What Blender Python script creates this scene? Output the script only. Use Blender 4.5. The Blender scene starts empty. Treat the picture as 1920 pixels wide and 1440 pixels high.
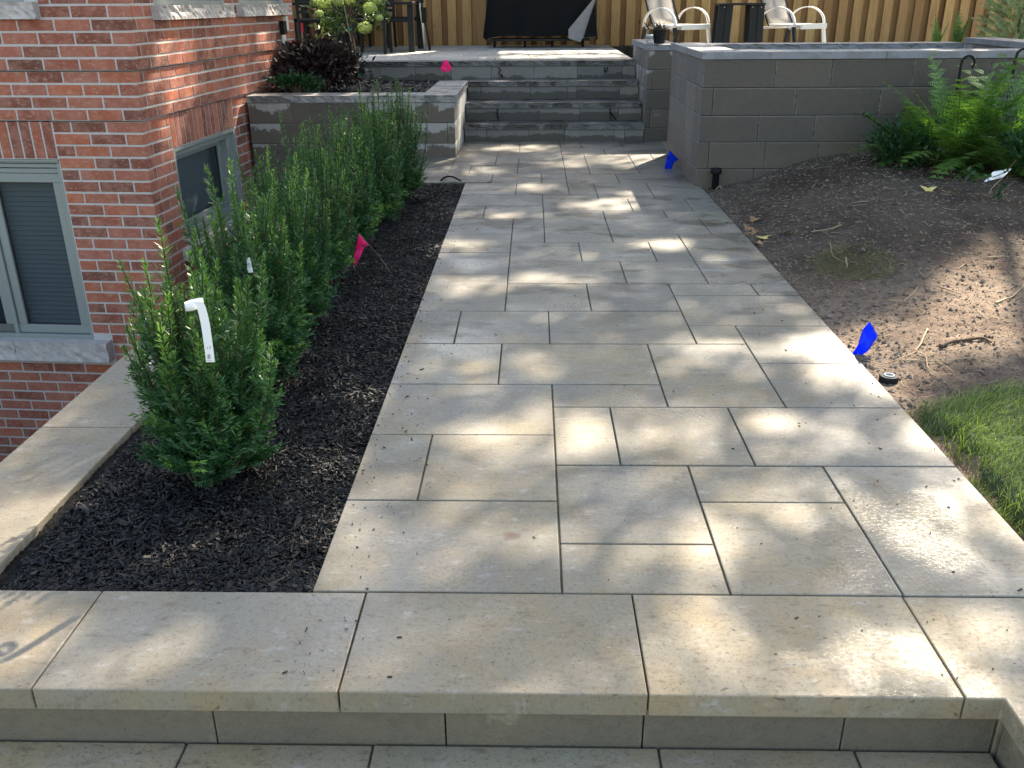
import bpy, bmesh, math, random
import numpy as np
from mathutils import Vector, Matrix, noise as mnoise
R = math.radians
random.seed(7)
rng = np.random.default_rng(11)
scn = bpy.context.scene
COL = scn.collection

# ------------------------------------------------------------------ camera
F_PX, PITCH, YAW, ROLL, HC = 1692.7, .3997, .0239, -.0065, 1.5
_cy, _sy, _cp, _sp = math.cos(YAW), math.sin(YAW), math.cos(PITCH), math.sin(PITCH)
_fw = Vector((-_sy*_cp, _cy*_cp, -_sp)); _rt = Vector((_cy, _sy, 0)); _up = _rt.cross(_fw)
_c, _s = math.cos(ROLL), math.sin(ROLL)
CR = _rt*_c + _up*_s; CU = -_rt*_s + _up*_c; CF = _fw
cam = bpy.data.cameras.new('camera'); camo = bpy.data.objects.new('camera', cam); COL.objects.link(camo)
cam.sensor_width = 36; cam.sensor_fit = 'HORIZONTAL'; cam.lens = F_PX/1920*36
cam.clip_start = .05; cam.clip_end = 2000
M = Matrix.Identity(4)
for i in range(3):
    M[i][0] = CR[i]; M[i][1] = CU[i]; M[i][2] = -CF[i]
M[2][3] = HC
camo.matrix_world = M
scn.camera = camo

# ------------------------------------------------------------------ light
SUN_EL, SUN_AZ = R(43), R(28)          # azimuth from +Y (away from the viewer) towards +X
SD = Vector((math.sin(SUN_AZ)*math.cos(SUN_EL), math.cos(SUN_AZ)*math.cos(SUN_EL), math.sin(SUN_EL)))
w = bpy.data.worlds.new('World'); scn.world = w; w.use_nodes = True
wn = w.node_tree.nodes; wl = w.node_tree.links
bg = wn['Background']; sky = wn.new('ShaderNodeTexSky'); sky.sky_type = 'NISHITA'
sky.sun_disc = False; sky.sun_elevation = SUN_EL; sky.sun_rotation = SUN_AZ
sky.air_density = 1.0; sky.dust_density = 1.5; sky.ozone_density = 1.0
wb = wn.new('ShaderNodeMix'); wb.data_type = 'RGBA'; wb.blend_type = 'MULTIPLY'; wb.inputs[0].default_value = 1; wb.inputs[7].default_value = (1.12,1.0,.82,1)
wl.new(sky.outputs[0], wb.inputs[6]); wl.new(wb.outputs[2], bg.inputs[0]); bg.inputs[1].default_value = .135
sl = bpy.data.lights.new('sun', 'SUN'); sl.energy = 4.6; sl.angle = R(.8); sl.color = (1, .88, .70)
so = bpy.data.objects.new('sun', sl); COL.objects.link(so)
so.rotation_euler = SD.to_track_quat('Z', 'Y').to_euler(); so.location = (6, 12, 14)
scn.view_settings.view_transform = 'Standard'; scn.view_settings.look = 'None'
scn.view_settings.gamma = 1; scn.view_settings.exposure = 1.97
scn.cycles.max_bounces = 8; scn.cycles.diffuse_bounces = 4; scn.cycles.transparent_max_bounces = 8

# pixel of the photograph (1920 wide) -> point on a plane of the place
def ray(x, y): return CR*((x-960)/F_PX) - CU*((y-720)/F_PX) + CF
def onz(x, y, z=0.):
    d = ray(x, y); t = (z-HC)/d.z; return Vector((d.x*t, d.y*t, z))
def ony(x, y, Y):
    d = ray(x, y); t = Y/d.y; return Vector((d.x*t, Y, HC+d.z*t))

# ------------------------------------------------------------------ helpers
def tag(o, label=None, cat=None, group=None, kind=None):
    if label: o['label'] = label
    if cat: o['category'] = cat
    if group: o['group'] = group
    if kind: o['kind'] = kind
    return o
def thing(name, label, cat, loc=(0,0,0), rz=0., group=None):
    o = bpy.data.objects.new(name, None); COL.objects.link(o); o.empty_display_size = .1
    o.location = loc; o.rotation_euler = (0,0,rz)
    return tag(o, label, cat, group)
class MB:
    """collects faces; build() links them as one mesh object"""
    def __init__(s): s.v = []; s.f = []; s.m = []; s.rnd = []; s.cz = []; s.cx = []
    def add(s, vs, fs, mi=0, rnd=None, cz=None, cx=None):
        b = len(s.v); r = random.random() if rnd is None else rnd
        s.v += [tuple(v) for v in vs]; s.f += [tuple(i+b for i in f) for f in fs]; s.m += [mi]*len(fs)
        s.rnd += [r]*len(vs)
        s.cz += list(cz) if cz is not None else [.5]*len(vs)
        s.cx += list(cx) if cx is not None else [.5]*len(vs)
    def box(s, x0, x1, y0, y1, z0, z1, mi=0, rnd=None, skip='', T=None, jit=0.):
        vs = [(x,y,z) for z in (z0,z1) for y in (y0,y1) for x in (x0,x1)]
        if jit: vs = [tuple(c+random.uniform(-jit,jit) for c in v) for v in vs]
        fs = {'-z':(0,2,3,1),'+z':(4,5,7,6),'-y':(0,1,5,4),'+y':(2,6,7,3),'-x':(0,4,6,2),'+x':(1,3,7,5)}
        fl = [f for k,f in fs.items() if k not in skip.split()]
        if T: vs = [tuple(T @ Vector(v)) for v in vs]
        s.add(vs, fl, mi, rnd, [0,0,0,0,1,1,1,1], [0,1,0,1,0,1,0,1])
    def prism(s, pts, z0, z1, mi=0, rnd=None, axis='z'):
        n = len(pts)
        def P(p, h):
            return (p[0],p[1],h) if axis=='z' else ((p[0],h,p[1]) if axis=='y' else (h,p[0],p[1]))
        vs = [P(p,z0) for p in pts]+[P(p,z1) for p in pts]
        fs = [tuple(range(n))[::-1], tuple(range(n,2*n))]+[(i,(i+1)%n,n+(i+1)%n,n+i) for i in range(n)]
        s.add(vs, fs, mi, rnd)
    def tube(s, pts, r, n=8, mi=0, rnd=None, caps=True):
        pts = [Vector(p) for p in pts]; m = len(pts)
        rs = r if isinstance(r,(list,tuple)) else [r]*m
        vs = []; up = Vector((.13,.31,.94))
        t0 = (pts[1]-pts[0]).normalized(); a = t0.cross(up).normalized()
        for i,p in enumerate(pts):
            t = (pts[min(i+1,m-1)]-pts[max(i-1,0)]).normalized()
            a = (a - t*a.dot(t)).normalized(); b = t.cross(a)
            for k in range(n):
                q = 2*math.pi*k/n; vs.append(p+(a*math.cos(q)+b*math.sin(q))*rs[i])
        fs = [(i*n+k, i*n+(k+1)%n, (i+1)*n+(k+1)%n, (i+1)*n+k) for i in range(m-1) for k in range(n)]
        if caps: fs += [tuple(range(n))[::-1], tuple(range((m-1)*n, m*n))]
        s.add(vs, fs, mi, rnd)
    def lathe(s, prof, c=(0,0,0), n=20, mi=0, rnd=None):
        vs = [(c[0]+r*math.cos(2*math.pi*k/n), c[1]+r*math.sin(2*math.pi*k/n), c[2]+z) for r,z in prof for k in range(n)]
        fs = [(i*n+k, i*n+(k+1)%n, (i+1)*n+(k+1)%n, (i+1)*n+k) for i in range(len(prof)-1) for k in range(n)]
        s.add(vs, fs, mi, rnd)
    def ball(s, c, r, n=10, m=6, mi=0, rnd=None, sq=(1,1,1)):
        prof = [(math.sin(math.pi*j/m), -math.cos(math.pi*j/m)) for j in range(m+1)]
        vs = [(c[0]+r*sq[0]*a*math.cos(2*math.pi*k/n), c[1]+r*sq[1]*a*math.sin(2*math.pi*k/n), c[2]+r*sq[2]*z) for a,z in prof for k in range(n)]
        fs = [(i*n+k, i*n+(k+1)%n, (i+1)*n+(k+1)%n, (i+1)*n+k) for i in range(m) for k in range(n)]
        s.add(vs, fs, mi, rnd)
    def build(s, name, mats, parent=None, smooth=False, bevel=0., seg=1, world=False):
        me = bpy.data.meshes.new(name); me.from_pydata(s.v, [], s.f); me.validate(); me.update()
        if not isinstance(mats,(list,tuple)): mats = [mats]
        for m in mats: me.materials.append(m)
        if len(me.polygons) == len(s.m) and len(mats) > 1: me.polygons.foreach_set('material_index', s.m)
        if len(me.vertices) == len(s.rnd):
            for nm, dat in (('rnd', s.rnd), ('cz', s.cz), ('cx', s.cx)):
                a = me.attributes.new(nm, 'FLOAT', 'POINT'); a.data.foreach_set('value', dat)
        if smooth: me.polygons.foreach_set('use_smooth', [True]*len(me.polygons))
        o = bpy.data.objects.new(name, me); COL.objects.link(o)
        if parent: o.parent = parent
        if bevel:
            b = o.modifiers.new('bevel', 'BEVEL'); b.width = bevel; b.segments = seg; b.limit_method = 'ANGLE'
        return o
def quads(name, V, mat, parent=None, attr=None, attr2=None):
    """V (n,k,3) faces -> one mesh object; attr per face written to every corner vertex"""
    V = np.asarray(V, dtype=np.float32); n, k = V.shape[:2]
    me = bpy.data.meshes.new(name); me.vertices.add(n*k); me.vertices.foreach_set('co', V.reshape(-1))
    me.loops.add(n*k); me.loops.foreach_set('vertex_index', np.arange(n*k, dtype=np.int32))
    me.polygons.add(n); me.polygons.foreach_set('loop_start', np.arange(0,n*k,k,dtype=np.int32)); me.polygons.foreach_set('loop_total', np.full(n,k,dtype=np.int32))
    me.update(calc_edges=True)
    for nm, at in (('rnd', attr), ('cz', attr2)):
        if at is not None:
            a = me.attributes.new(nm, 'FLOAT', 'POINT'); a.data.foreach_set('value', np.repeat(np.asarray(at,dtype=np.float32), k))
    me.materials.append(mat)
    o = bpy.data.objects.new(name, me); COL.objects.link(o)
    if parent: o.parent = parent
    return o
def unit(a): return a/np.maximum(np.linalg.norm(a, axis=-1, keepdims=True), 1e-9)
def rdir(n, zb=0.):
    d = rng.normal(size=(n,3)); d[:,2] += zb; return unit(d)
def leafq(p, d, s, l, wd, mid=.45, bend=0.):
    """kite-shaped leaves: base p, direction d, side s"""
    l = np.asarray(l).reshape(-1,1); wd = np.asarray(wd).reshape(-1,1)
    nrm = np.cross(d, s)
    m = p+d*l*mid+nrm*l*bend
    return np.stack([p, m+s*wd*.5, p+d*l, m-s*wd*.5], axis=1)

# ------------------------------------------------------------------ materials
class NT:
    def __init__(s, name):
        s.m = bpy.data.materials.new(name); s.m.use_nodes = True; s.t = s.m.node_tree; s.n = s.t.nodes; s.b = s.n['Principled BSDF']
    def __call__(s, kind, **kw):
        nd = s.n.new('ShaderNode'+kind)
        for k, v in kw.items():
            if k.startswith('i_'):
                nm = k[2:]; nm = int(nm) if nm.isdigit() else nm
                s.put(nd.inputs[nm], v)
            else: setattr(nd, k, v)
        return nd
    def put(s, sock, v):
        if isinstance(v, bpy.types.NodeSocket): s.t.links.new(v, sock)
        elif isinstance(v, tuple) and len(v) == 3 and sock.type == 'RGBA': sock.default_value = (*v, 1)
        else: sock.default_value = v
    def pos(s, scale=(1,1,1), kind='Object'):
        tc = s('TexCoord').outputs[kind]
        return s('Mapping', i_0=tc, i_3=scale).outputs[0]
    def noise(s, sc, det=4, rough=.55, vec=None, dist=0.):
        n = s('TexNoise'); n.inputs['Scale'].default_value = sc; n.inputs['Detail'].default_value = det; n.inputs['Roughness'].default_value = rough
        n.inputs['Distortion'].default_value = dist
        if vec is not None: s.t.links.new(vec, n.inputs['Vector'])
        return n.outputs[0]
    def ramp(s, v, a, b, lo=0., hi=1.):
        r = s('MapRange', interpolation_type='SMOOTHSTEP'); s.put(r.inputs[0], v)
        for i, q in enumerate((a,b,lo,hi)): r.inputs[i+1].default_value = q
        return r.outputs[0]
    def lin(s, v, a, b, lo=0., hi=1.):
        r = s('MapRange'); s.put(r.inputs[0], v)
        for i, q in enumerate((a,b,lo,hi)): r.inputs[i+1].default_value = q
        return r.outputs[0]
    def mix(s, f, a, b, mode='MIX'):
        m = s('Mix', data_type='RGBA', blend_type=mode); s.put(m.inputs[0], f); s.put(m.inputs[6], a); s.put(m.inputs[7], b); return m.outputs[2]
    def math(s, op, a, b=0.):
        m = s('Math', operation=op); s.put(m.inputs[0], a); s.put(m.inputs[1], b); return m.outputs[0]
    def attr(s, nm): return s('Attribute', attribute_name=nm).outputs['Fac']
    def bump(s, h, st=.3, dist=.01):
        b = s('Bump'); b.inputs['Strength'].default_value = st; b.inputs['Distance'].default_value = dist; s.put(b.inputs['Height'], h); s.t.links.new(b.outputs[0], s.b.inputs['Normal'])
    def out(s, col, rough=.6, spec=.5, **kw):
        s.put(s.b.inputs['Base Color'], col); s.put(s.b.inputs['Roughness'], rough); s.put(s.b.inputs['Specular IOR Level'], spec)
        for k, v in kw.items(): s.put(s.b.inputs[k.replace('_',' ')], v)
        return s.m

def m_paver(name, base, warm, cool, wet=True, spots=()):
    t = NT(name); p = t.pos()
    big = t.noise(1.1, 3, .5, p); mid = t.noise(5, 5, .6, p); fine = t.noise(70, 3, .6, p); sp = t.noise(150, 2, .5, p); sm = t.noise(13, 4, .65, t.pos((1,2.2,1)))
    c = t.mix(t.ramp(mid, .38, .66), base, warm)
    c = t.mix(t.ramp(big, .45, .62, 0, .75), c, cool)
    if len(spots) == 3:
        for (sx_,sy_,sr_,st_,cl_) in ((*onz(960,1003)[:2],.035,.75,(.12,.06,.035)),(*onz(1640,905)[:2],.05,.4,(.16,.11,.06)),(*onz(1420,735)[:2],.10,.45,(.17,.125,.07)),(*onz(1080,960)[:2],.09,.35,(.17,.13,.08)),(*onz(700,1050)[:2],.12,.3,(.2,.16,.1))):
            dv = t('VectorMath', operation='DISTANCE', i_0=p); dv.inputs[1].default_value = (sx_,sy_,0)
            dq = t.math('ADD', dv.outputs['Value'], t.math('MULTIPLY', t.math('SUBTRACT', t.noise(11,6,.75,p), .5), sr_*2.2))
            c = t.mix(t.ramp(dq, sr_, sr_*.25, 0, st_), c, cl_)
    if spots and len(spots) == 3:      # the far half of the path is tinted darker and cooler, with ragged damp stains
        yy = t('SeparateXYZ', i_0=p).outputs[1]
        fy = t.ramp(t.math('ADD', yy, t.math('MULTIPLY', t.math('SUBTRACT', big, .5), 4.)), 3.4, 5.2)
        c = t.mix(fy, c, (.212,.202,.178))
        c = t.mix(t.math('MULTIPLY', fy, t.ramp(t.noise(2.1,6,.62,t.pos((.8,1.5,1)),.4), .53, .58, 0, .85)), c, (.105,.093,.075))
        c = t.mix(t.math('MULTIPLY', fy, t.ramp(t.noise(2.9,7,.7,t.pos((.8,1.7,1)),.6), .58, .66, 0, .5)), c, (.34,.35,.36))
    r = t.attr('rnd'); c = t.mix(1., c, t.mix(r, (.76,.765,.77), (1.16,1.12,1.05)), 'MULTIPLY')
    c = t.mix(t.ramp(sm, .56, .74, 0, .30), c, (.52,.52,.52))
    c = t.mix(t.ramp(sm, .46, .28, 0, .60), c, (.15,.115,.078)); c = t.mix(t.ramp(t.noise(2.3,6,.7,p), .56, .68, 0, .45), c, (.17,.145,.105))
    c = t.mix(t.ramp(fine, .50, .74, 0, .45), c, (.11,.098,.078)); c = t.mix(t.ramp(t.noise(38,5,.75,p), .58, .75, 0, .25), c, (.10,.088,.068))
    c = t.mix(t.ramp(sp, .62, .72, 0, .6), c, (.06,.055,.045))
    c = t.mix(t.ramp(sp, .36, .28, 0, .22), c, (.50,.47,.40)); c = t.mix(t.ramp(t.noise(46,3,.6,t.pos((.6,1.5,1)),.5), .63, .72, 0, .7), c, (.075,.065,.05))
    if wet:
        wv = t.noise(1.7, 3, .55, t.pos((1,1,1)))
        wr = t.ramp(wv, .46, .66, .60, .27)
        c = t.mix(t.ramp(wv, .50, .66, 0, .16), c, t.mix(1., c, (.6,.58,.55), 'MULTIPLY'))
        wn_ = t.noise(7, 4, .6, p)
        for (sx_,sy_,sr_) in spots:       # puddle-damp places left by the hose
            dv = t('VectorMath', operation='DISTANCE', i_0=p); dv.inputs[1].default_value = (sx_,sy_,0)
            dd_ = t.math('ADD', dv.outputs['Value'], t.math('MULTIPLY', t.math('SUBTRACT', wn_, .5), .22))
            wr = t.math('MINIMUM', wr, t.ramp(dd_, sr_*.7, sr_*1.25, .21 if len(spots) == 3 else .38, .60))
        ro = t.math('ADD', wr, t.lin(fine, .3, .7, -.06, .1))
    else: ro = t.lin(fine, .3, .7, .55, .8)
    t.bump(t.math('MULTIPLY', t.math('ADD', t.math('MULTIPLY', fine, 1.), t.math('MULTIPLY', sp, .5)), t.ramp(ro, .15, .5, .12, 1.)), .22, .004)
    return t.out(c, ro, .5)
def m_block(name, bias=0., rw=.5, top=1., dry=(.27,.27,.275), wet=(.092,.080,.068), splash=False):
    t = NT(name); p = t.pos(); n = t.noise(4.5, 6, .62, p); n2 = t.noise(30, 3, .6, p); sp = t.noise(160, 2, .5, p)
    v = t.math('ADD', t.math('MULTIPLY', t.math('SUBTRACT', n, .5), 1.6), t.math('MULTIPLY', t.math('SUBTRACT', t.attr('cz'), .5), top))
    v = t.math('ADD', v, t.math('MULTIPLY', t.math('SUBTRACT', t.attr('rnd'), .5), rw))
    v = t.math('ADD', v, t.math('MULTIPLY', t.math('SUBTRACT', n2, .5), .35))
    mk = t.ramp(v, -bias, -bias+.11)
    edge = t.math('ABSOLUTE', t.math('SUBTRACT', t.attr('cx'), .5))
    mk = t.math('MAXIMUM', mk, t.math('MULTIPLY', t.ramp(t.math('ADD', edge, t.math('MULTIPLY', t.math('SUBTRACT', n2, .5), .12)), .487, .497), .38))
    c = t.mix(mk, wet, dry)
    c = t.mix(1., c, t.mix(t.attr('rnd'), (.84,.84,.85), (1.18,1.15,1.10)), 'MULTIPLY')
    c = t.mix(t.ramp(t.math('ADD', t.attr('cz'), t.math('MULTIPLY', t.math('SUBTRACT', n, .5), .12)), .955, .985, 0, .35), c, dry)
    c = t.mix(t.ramp(t.noise(1.6,5,.65,p), .48, .66, 0, .35), c, t.mix(1., c, (1.45,1.35,1.2), 'MULTIPLY'))
    c = t.mix(t.ramp(n2, .35, .75, 0, .4), c, t.mix(1., c, (.7,.68,.64), 'MULTIPLY'))
    c = t.mix(t.ramp(sp, .6, .72, 0, .5), c, t.mix(1., c, (.45,.45,.45), 'MULTIPLY'))
    if splash:
        zz = t('SeparateXYZ', i_0=p).outputs[2]; c = t.mix(t.ramp(t.math('ADD', zz, t.math('MULTIPLY', t.math('SUBTRACT', n, .5), .5)), .42, .05, 0, .6), c, (.135,.105,.08))
    t.bump(t.math('ADD', sp, t.math('MULTIPLY', n2, 2.)), .4, .004)
    return t.out(c, t.math('SUBTRACT', .62, t.math('MULTIPLY', mk, -.2)), .4)
def m_simple(name, c, rough=.5, metal=0., spec=.5, var=.15, sc=8, bump=0., bsc=60, trans=0., rv=0.):
    t = NT(name); p = t.pos(); n = t.noise(sc, 5, .6, p)
    cc = t.mix(n, tuple(x*(1-var) for x in c), tuple(min(1,x*(1+var)) for x in c))
    if rv: cc = t.mix(1., cc, t.mix(t.attr('rnd'), (1-rv,)*3, (1+rv,)*3), 'MULTIPLY')
    if bump: t.bump(t.noise(bsc, 4, .6, p), bump, .01)
    m = t.out(cc, rough, spec); t.b.inputs['Metallic'].default_value = metal
    return m
def m_leaf(name, dark, lite, tip=None, rough=.4, trans=.25):
    t = NT(name); r = t.attr('rnd')
    c = t.mix(r, dark, lite)
    c = t.mix(t.ramp(t.noise(9,3,.6,t.pos()), .35, .65, 0, .5), c, t.mix(1., c, (.62,.66,.72), 'MULTIPLY'))
    if tip: c = t.mix(t.attr('cz'), c, tip)
    t.out(c, rough, .5)
    tr = t('BsdfTranslucent'); t.put(tr.inputs[0], t.mix(1., c, (1.5,1.7,.7), 'MULTIPLY'))
    mx = t('MixShader'); mx.inputs[0].default_value = trans
    t.t.links.new(t.b.outputs[0], mx.inputs[1]); t.t.links.new(tr.outputs[0], mx.inputs[2])
    t.t.links.new(mx.outputs[0], t.n['Material Output'].inputs[0])
    return t.m
def m_brick():
    t = NT('red_brick'); p = t.pos(); r = t.attr('rnd')
    cr = t('ValToRGB'); cr.color_ramp.elements[0].position = 0; cr.color_ramp.elements[0].color = (.115,.045,.032,1)
    cr.color_ramp.elements[1].position = 1; cr.color_ramp.elements[1].color = (.34,.095,.045,1)
    for q, c in ((.25,(.175,.058,.038,1)),(.45,(.24,.075,.048,1)),(.62,(.29,.10,.068,1)),(.8,(.27,.085,.05,1))):
        e = cr.color_ramp.elements.new(q); e.color = c
    t.put(cr.inputs[0], r); c = cr.outputs[0]
    n = t.noise(9, 5, .65, p); f = t.noise(60, 4, .65, p); wv = t.noise(22, 5, .7, t.pos((1,1,2.5)))
    c = t.mix(t.ramp(n, .40, .62, 0, .65), c, t.mix(.5, c, (.40,.20,.15)))
    c = t.mix(t.ramp(wv, .52, .68, 0, .55), c, (.42,.28,.23))
    c = t.mix(t.ramp(f, .58, .74, 0, .6), c, (.07,.035,.03)); c = t.mix(1., c, (1.24,1.27,1.29), 'MULTIPLY')
    t.bump(t.math('ADD', f, t.math('MULTIPLY', n, 1.5)), .5, .006)
    return t.out(c, .85, .25)
def m_wood():
    t = NT('cedar_board'); p = t.pos((9,9,.7)); n = t.noise(3.2, 6, .6, p, 1.2); k = t.noise(4.5, 2, .5, t.pos((2.2,2.2,1)))
    c = t.mix(t.attr('rnd'), (.27,.14,.06), (.60,.37,.15))
    c = t.mix(t.ramp(n, .35, .7, 0, .55), c, (.24,.115,.045)); c = t.mix(t.ramp(k, .70, .76, 0, .85), c, (.08,.035,.015))
    t.bump(n, .2, .004); return t.out(c, .7, .3)
def m_rock(name, base, dk):
    t = NT(name); p = t.pos(); n = t.noise(6, 6, .6, p); f = t.noise(60, 4, .6, p); q = t.noise(3, 4, .6, p)
    c = t.mix(t.ramp(n, .4, .62), base, tuple(x*.72 for x in base)); c = t.mix(t.ramp(q, .5, .55), c, dk)
    c = t.mix(t.ramp(f, .55, .8, 0, .4), c, tuple(x*.4 for x in base))
    t.bump(t.math('ADD', n, f), .4, .008); return t.out(c, .6, .4)

MT = {}
MT['path'] = m_paver('path_paver', (.245,.222,.178), (.268,.224,.152), (.245,.238,.222), spots=((1.05,2.22,.28),(1.15,2.5,.22),(-.33,2.2,.24)))
MT['coping'] = m_paver('coping_stone', (.245,.218,.168), (.268,.216,.138), (.235,.226,.204), spots=((.74,.24,.17),(-.36-0,.20,.16),(-.33,.05,.14),(5,5,.1)))
MT['slab'] = m_paver('border_slab', (.215,.195,.16), (.21,.18,.135), (.225,.215,.195), wet=False)
MT['lower'] = m_paver('lower_paver', (.30,.25,.18), (.31,.245,.15), (.29,.26,.20), wet=False)
MT['patio'] = m_paver('patio_paver', (.50,.49,.46), (.46,.44,.40), (.5,.5,.5), wet=False)
MT['riserlow'] = m_block('step_riser_block', -.35, .3, .5, (.26,.23,.175), (.165,.145,.11))
MT['blockA'] = m_block('wall_block_damp', -.66, .5, .35, splash=True)
MT['blockP'] = m_block('planter_block', -.52, 1.0, .9)
MT['blockL'] = m_block('planter_block_pale', .45, .5, .2, (.42,.42,.42))  # paler version for the planter's side blocks
MT['blockR'] = m_block('stair_riser_block', .02, .45, 1.7, (.20,.197,.192), (.085,.079,.070))
MT['blockF'] = m_block('far_wall_block', -.38, .9, .3)
MT['capA'] = m_rock('wall_cap_stone', (.23,.235,.26), (.19,.19,.20))
MT['capP'] = m_rock('planter_cap_stone', (.29,.285,.28), (.13,.125,.12))
MT['capS'] = m_rock('stair_cap_stone', (.155,.153,.148), (.065,.061,.056))
MT['sill'] = m_rock('limestone_sill', (.50,.46,.44), (.45,.42,.41))
MT['brick'] = m_brick()
MT['mortar'] = m_simple('mortar', (.50,.465,.45), .9, var=.25, sc=30, bump=.5, bsc=120)
MT['joint'] = m_simple('joint_sand', (.10,.09,.07), .9, var=.3, sc=90, bump=.4)
MT['frame'] = m_simple('window_vinyl', (.25,.275,.265), .35, var=.04)
MT['framed'] = m_simple('window_gasket', (.02,.02,.02), .5)
MT['wood'] = m_wood()
MT['black'] = m_simple('black_metal', (.011,.011,.0125), .5, spec=.3, var=.2)
MT['blackp'] = m_simple('black_plastic', (.010,.010,.011), .65, spec=.2, var=.2)
MT['white'] = m_simple('white_frame', (.78,.77,.74), .4, var=.03)
MT['cushion'] = m_simple('cream_cushion', (.80,.76,.70), .8, var=.04)
MT['silver'] = m_simple('silver_arm', (.55,.56,.57), .35, .6, var=.1)
MT['tagw'] = m_simple('white_tag', (.82,.84,.86), .45, var=.02)
MT['ring'] = m_simple('pale_blue_ring', (.30,.36,.44), .5, var=.05)
MT['ink'] = m_simple('black_ink', (.06,.06,.07), .6)
MT['green'] = m_simple('green_tie', (.0,.22,.17), .5)
MT['stk'] = m_simple('grey_stake', (.20,.18,.15), .7)
MT['red'] = m_simple('red_plastic', (.75,.04,.07), .4)
def m_plastic(name, c):
    t = NT(name); p = t.pos(); n = t.noise(25, 3, .5, p); t.bump(n, .25, .004)
    t.out(c, .35, .4)
    tr = t('BsdfTranslucent'); tr.inputs[0].default_value = (*c, 1)
    mx = t('MixShader'); mx.inputs[0].default_value = .55
    t.t.links.new(t.b.outputs[0], mx.inputs[1]); t.t.links.new(tr.outputs[0], mx.inputs[2]); t.t.links.new(mx.outputs[0], t.n['Material Output'].inputs[0]); return t.m
MT['pink'] = m_plastic('pink_flag', (1.,.05,.38)); MT['blue'] = m_plastic('blue_flag', (.0,.06,.85))
def m_glass():
    t = NT('window_glass'); t.out((.05,.07,.08), .03, .9); t.b.inputs['Alpha'].default_value = .35; return t.m
MT['glass'] = m_glass()
MT['shade'] = m_simple('reflection_backing', (.36,.44,.48), .8)  # backing colour stands in for sky reflected in the side pane
MT['blind'] = m_simple('window_blind', (.20,.26,.30), .6, var=.05)
MT['room'] = m_simple('dark_room', (.14,.185,.21), .8)
MT['needle'] = m_leaf('yew_needle', (.014,.060,.027), (.055,.165,.044), (.24,.42,.055), .38, .25)
MT['bark'] = m_simple('bark', (.09,.055,.035), .9, var=.4, sc=40, bump=.6)
MT['ystem'] = m_simple('yew_bark', (.035,.035,.015), .9, var=.4, sc=40, bump=.4)
MT['canopy'] = m_leaf('maple_leaf', (.03,.07,.015), (.06,.12,.02), None, .5, .12)
MT['purple'] = m_leaf('purple_leaf', (.012,.007,.009), (.065,.040,.042), None, .38, .12)
MT['hydl'] = m_leaf('hydrangea_leaf', (.035,.075,.02), (.11,.16,.04), None, .5, .25)
MT['hydf'] = m_leaf('hydrangea_petal', (.34,.40,.13), (.60,.66,.30), None, .6, .3)
MT['fern'] = m_leaf('fern_leaf', (.045,.11,.028), (.17,.31,.06), None, .45, .35)
MT['fernst'] = m_simple('fern_stem', (.09,.11,.03), .6)
MT['shrubl'] = m_leaf('shrub_leaf', (.015,.05,.02), (.05,.12,.045), None, .4, .2)
MT['conif'] = m_leaf('variegated_needle', (.10,.16,.07), (.45,.50,.30), None, .5, .2)
MT['straw'] = m_leaf('old_sod', (.16,.12,.05), (.14,.17,.06), None, .6, .2)
MT['grass'] = m_leaf('grass_blade', (.06,.115,.025), (.32,.40,.11), None, .45, .3)
MT['mulch'] = m_simple('black_mulch', (.0035,.0036,.0045), .7, spec=.2, var=.5, sc=60, bump=.8, rv=.7)
MT['chip'] = m_simple('mulch_chip', (.0052,.0054,.0066), .5, spec=.35, var=.5, sc=40, bump=.3, rv=.85)
MT['crumb'] = m_simple('mulch_crumb', (.035,.028,.022), .8, var=.5, sc=40, rv=.8)
MT['twig'] = m_simple('dry_twig', (.36,.27,.17), .8, var=.3, sc=30)
MT['pebble'] = m_simple('pebble', (.15,.12,.10), .8, var=.4, sc=20, bump=.3, rv=.7)
MT['clod'] = m_simple('soil_clod', (.16,.125,.10), .95, var=.4, sc=40, bump=.8, rv=.35)
def m_soil():
    t = NT('garden_soil'); p = t.pos(); a = t.noise(1.6, 5, .6, p); b = t.noise(18, 6, .7, p); f = t.noise(90, 4, .7, p)
    c = t.mix(t.ramp(a, .38, .6), (.078,.058,.046), (.132,.104,.082)); yy = t('SeparateXYZ', i_0=p).outputs[1]; c = t.mix(t.ramp(t.math('ADD', yy, t.math('MULTIPLY', a, 1.5)), 6.4, 5.4), c, t.mix(1., c, (2.15,2.05,1.95), 'MULTIPLY')); c = t.mix(t.ramp(b, .45, .7, 0, .6), c, (.05,.034,.025))  # nearer soil lightened in the base colour, standing in for the sun patch
    c = t.mix(t.ramp(f, .58, .72, 0, .7), c, (.24,.19,.145)); c = t.mix(t.ramp(f, .42, .3, 0, .6), c, (.02,.014,.011))
    t.bump(t.math('ADD', t.math('MULTIPLY', b, 2.), f), .9, .015); return t.out(c, .95, .2)
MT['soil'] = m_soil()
MT['turf'] = m_simple('turf_base', (.04,.055,.018), .95, var=.4, sc=30, bump=.8)
MT['retain'] = m_simple('retaining_concrete', (.25,.23,.2), .85, var=.2, bump=.3)
MT['cover'] = m_simple('grill_cover', (.006,.0065,.0075), .7, spec=.12, var=.25, sc=5, bump=.3, bsc=9)
MT['coverl'] = m_simple('grill_cover_lining', (.22,.22,.24), .5, var=.35, sc=9, bump=.4)
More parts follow.
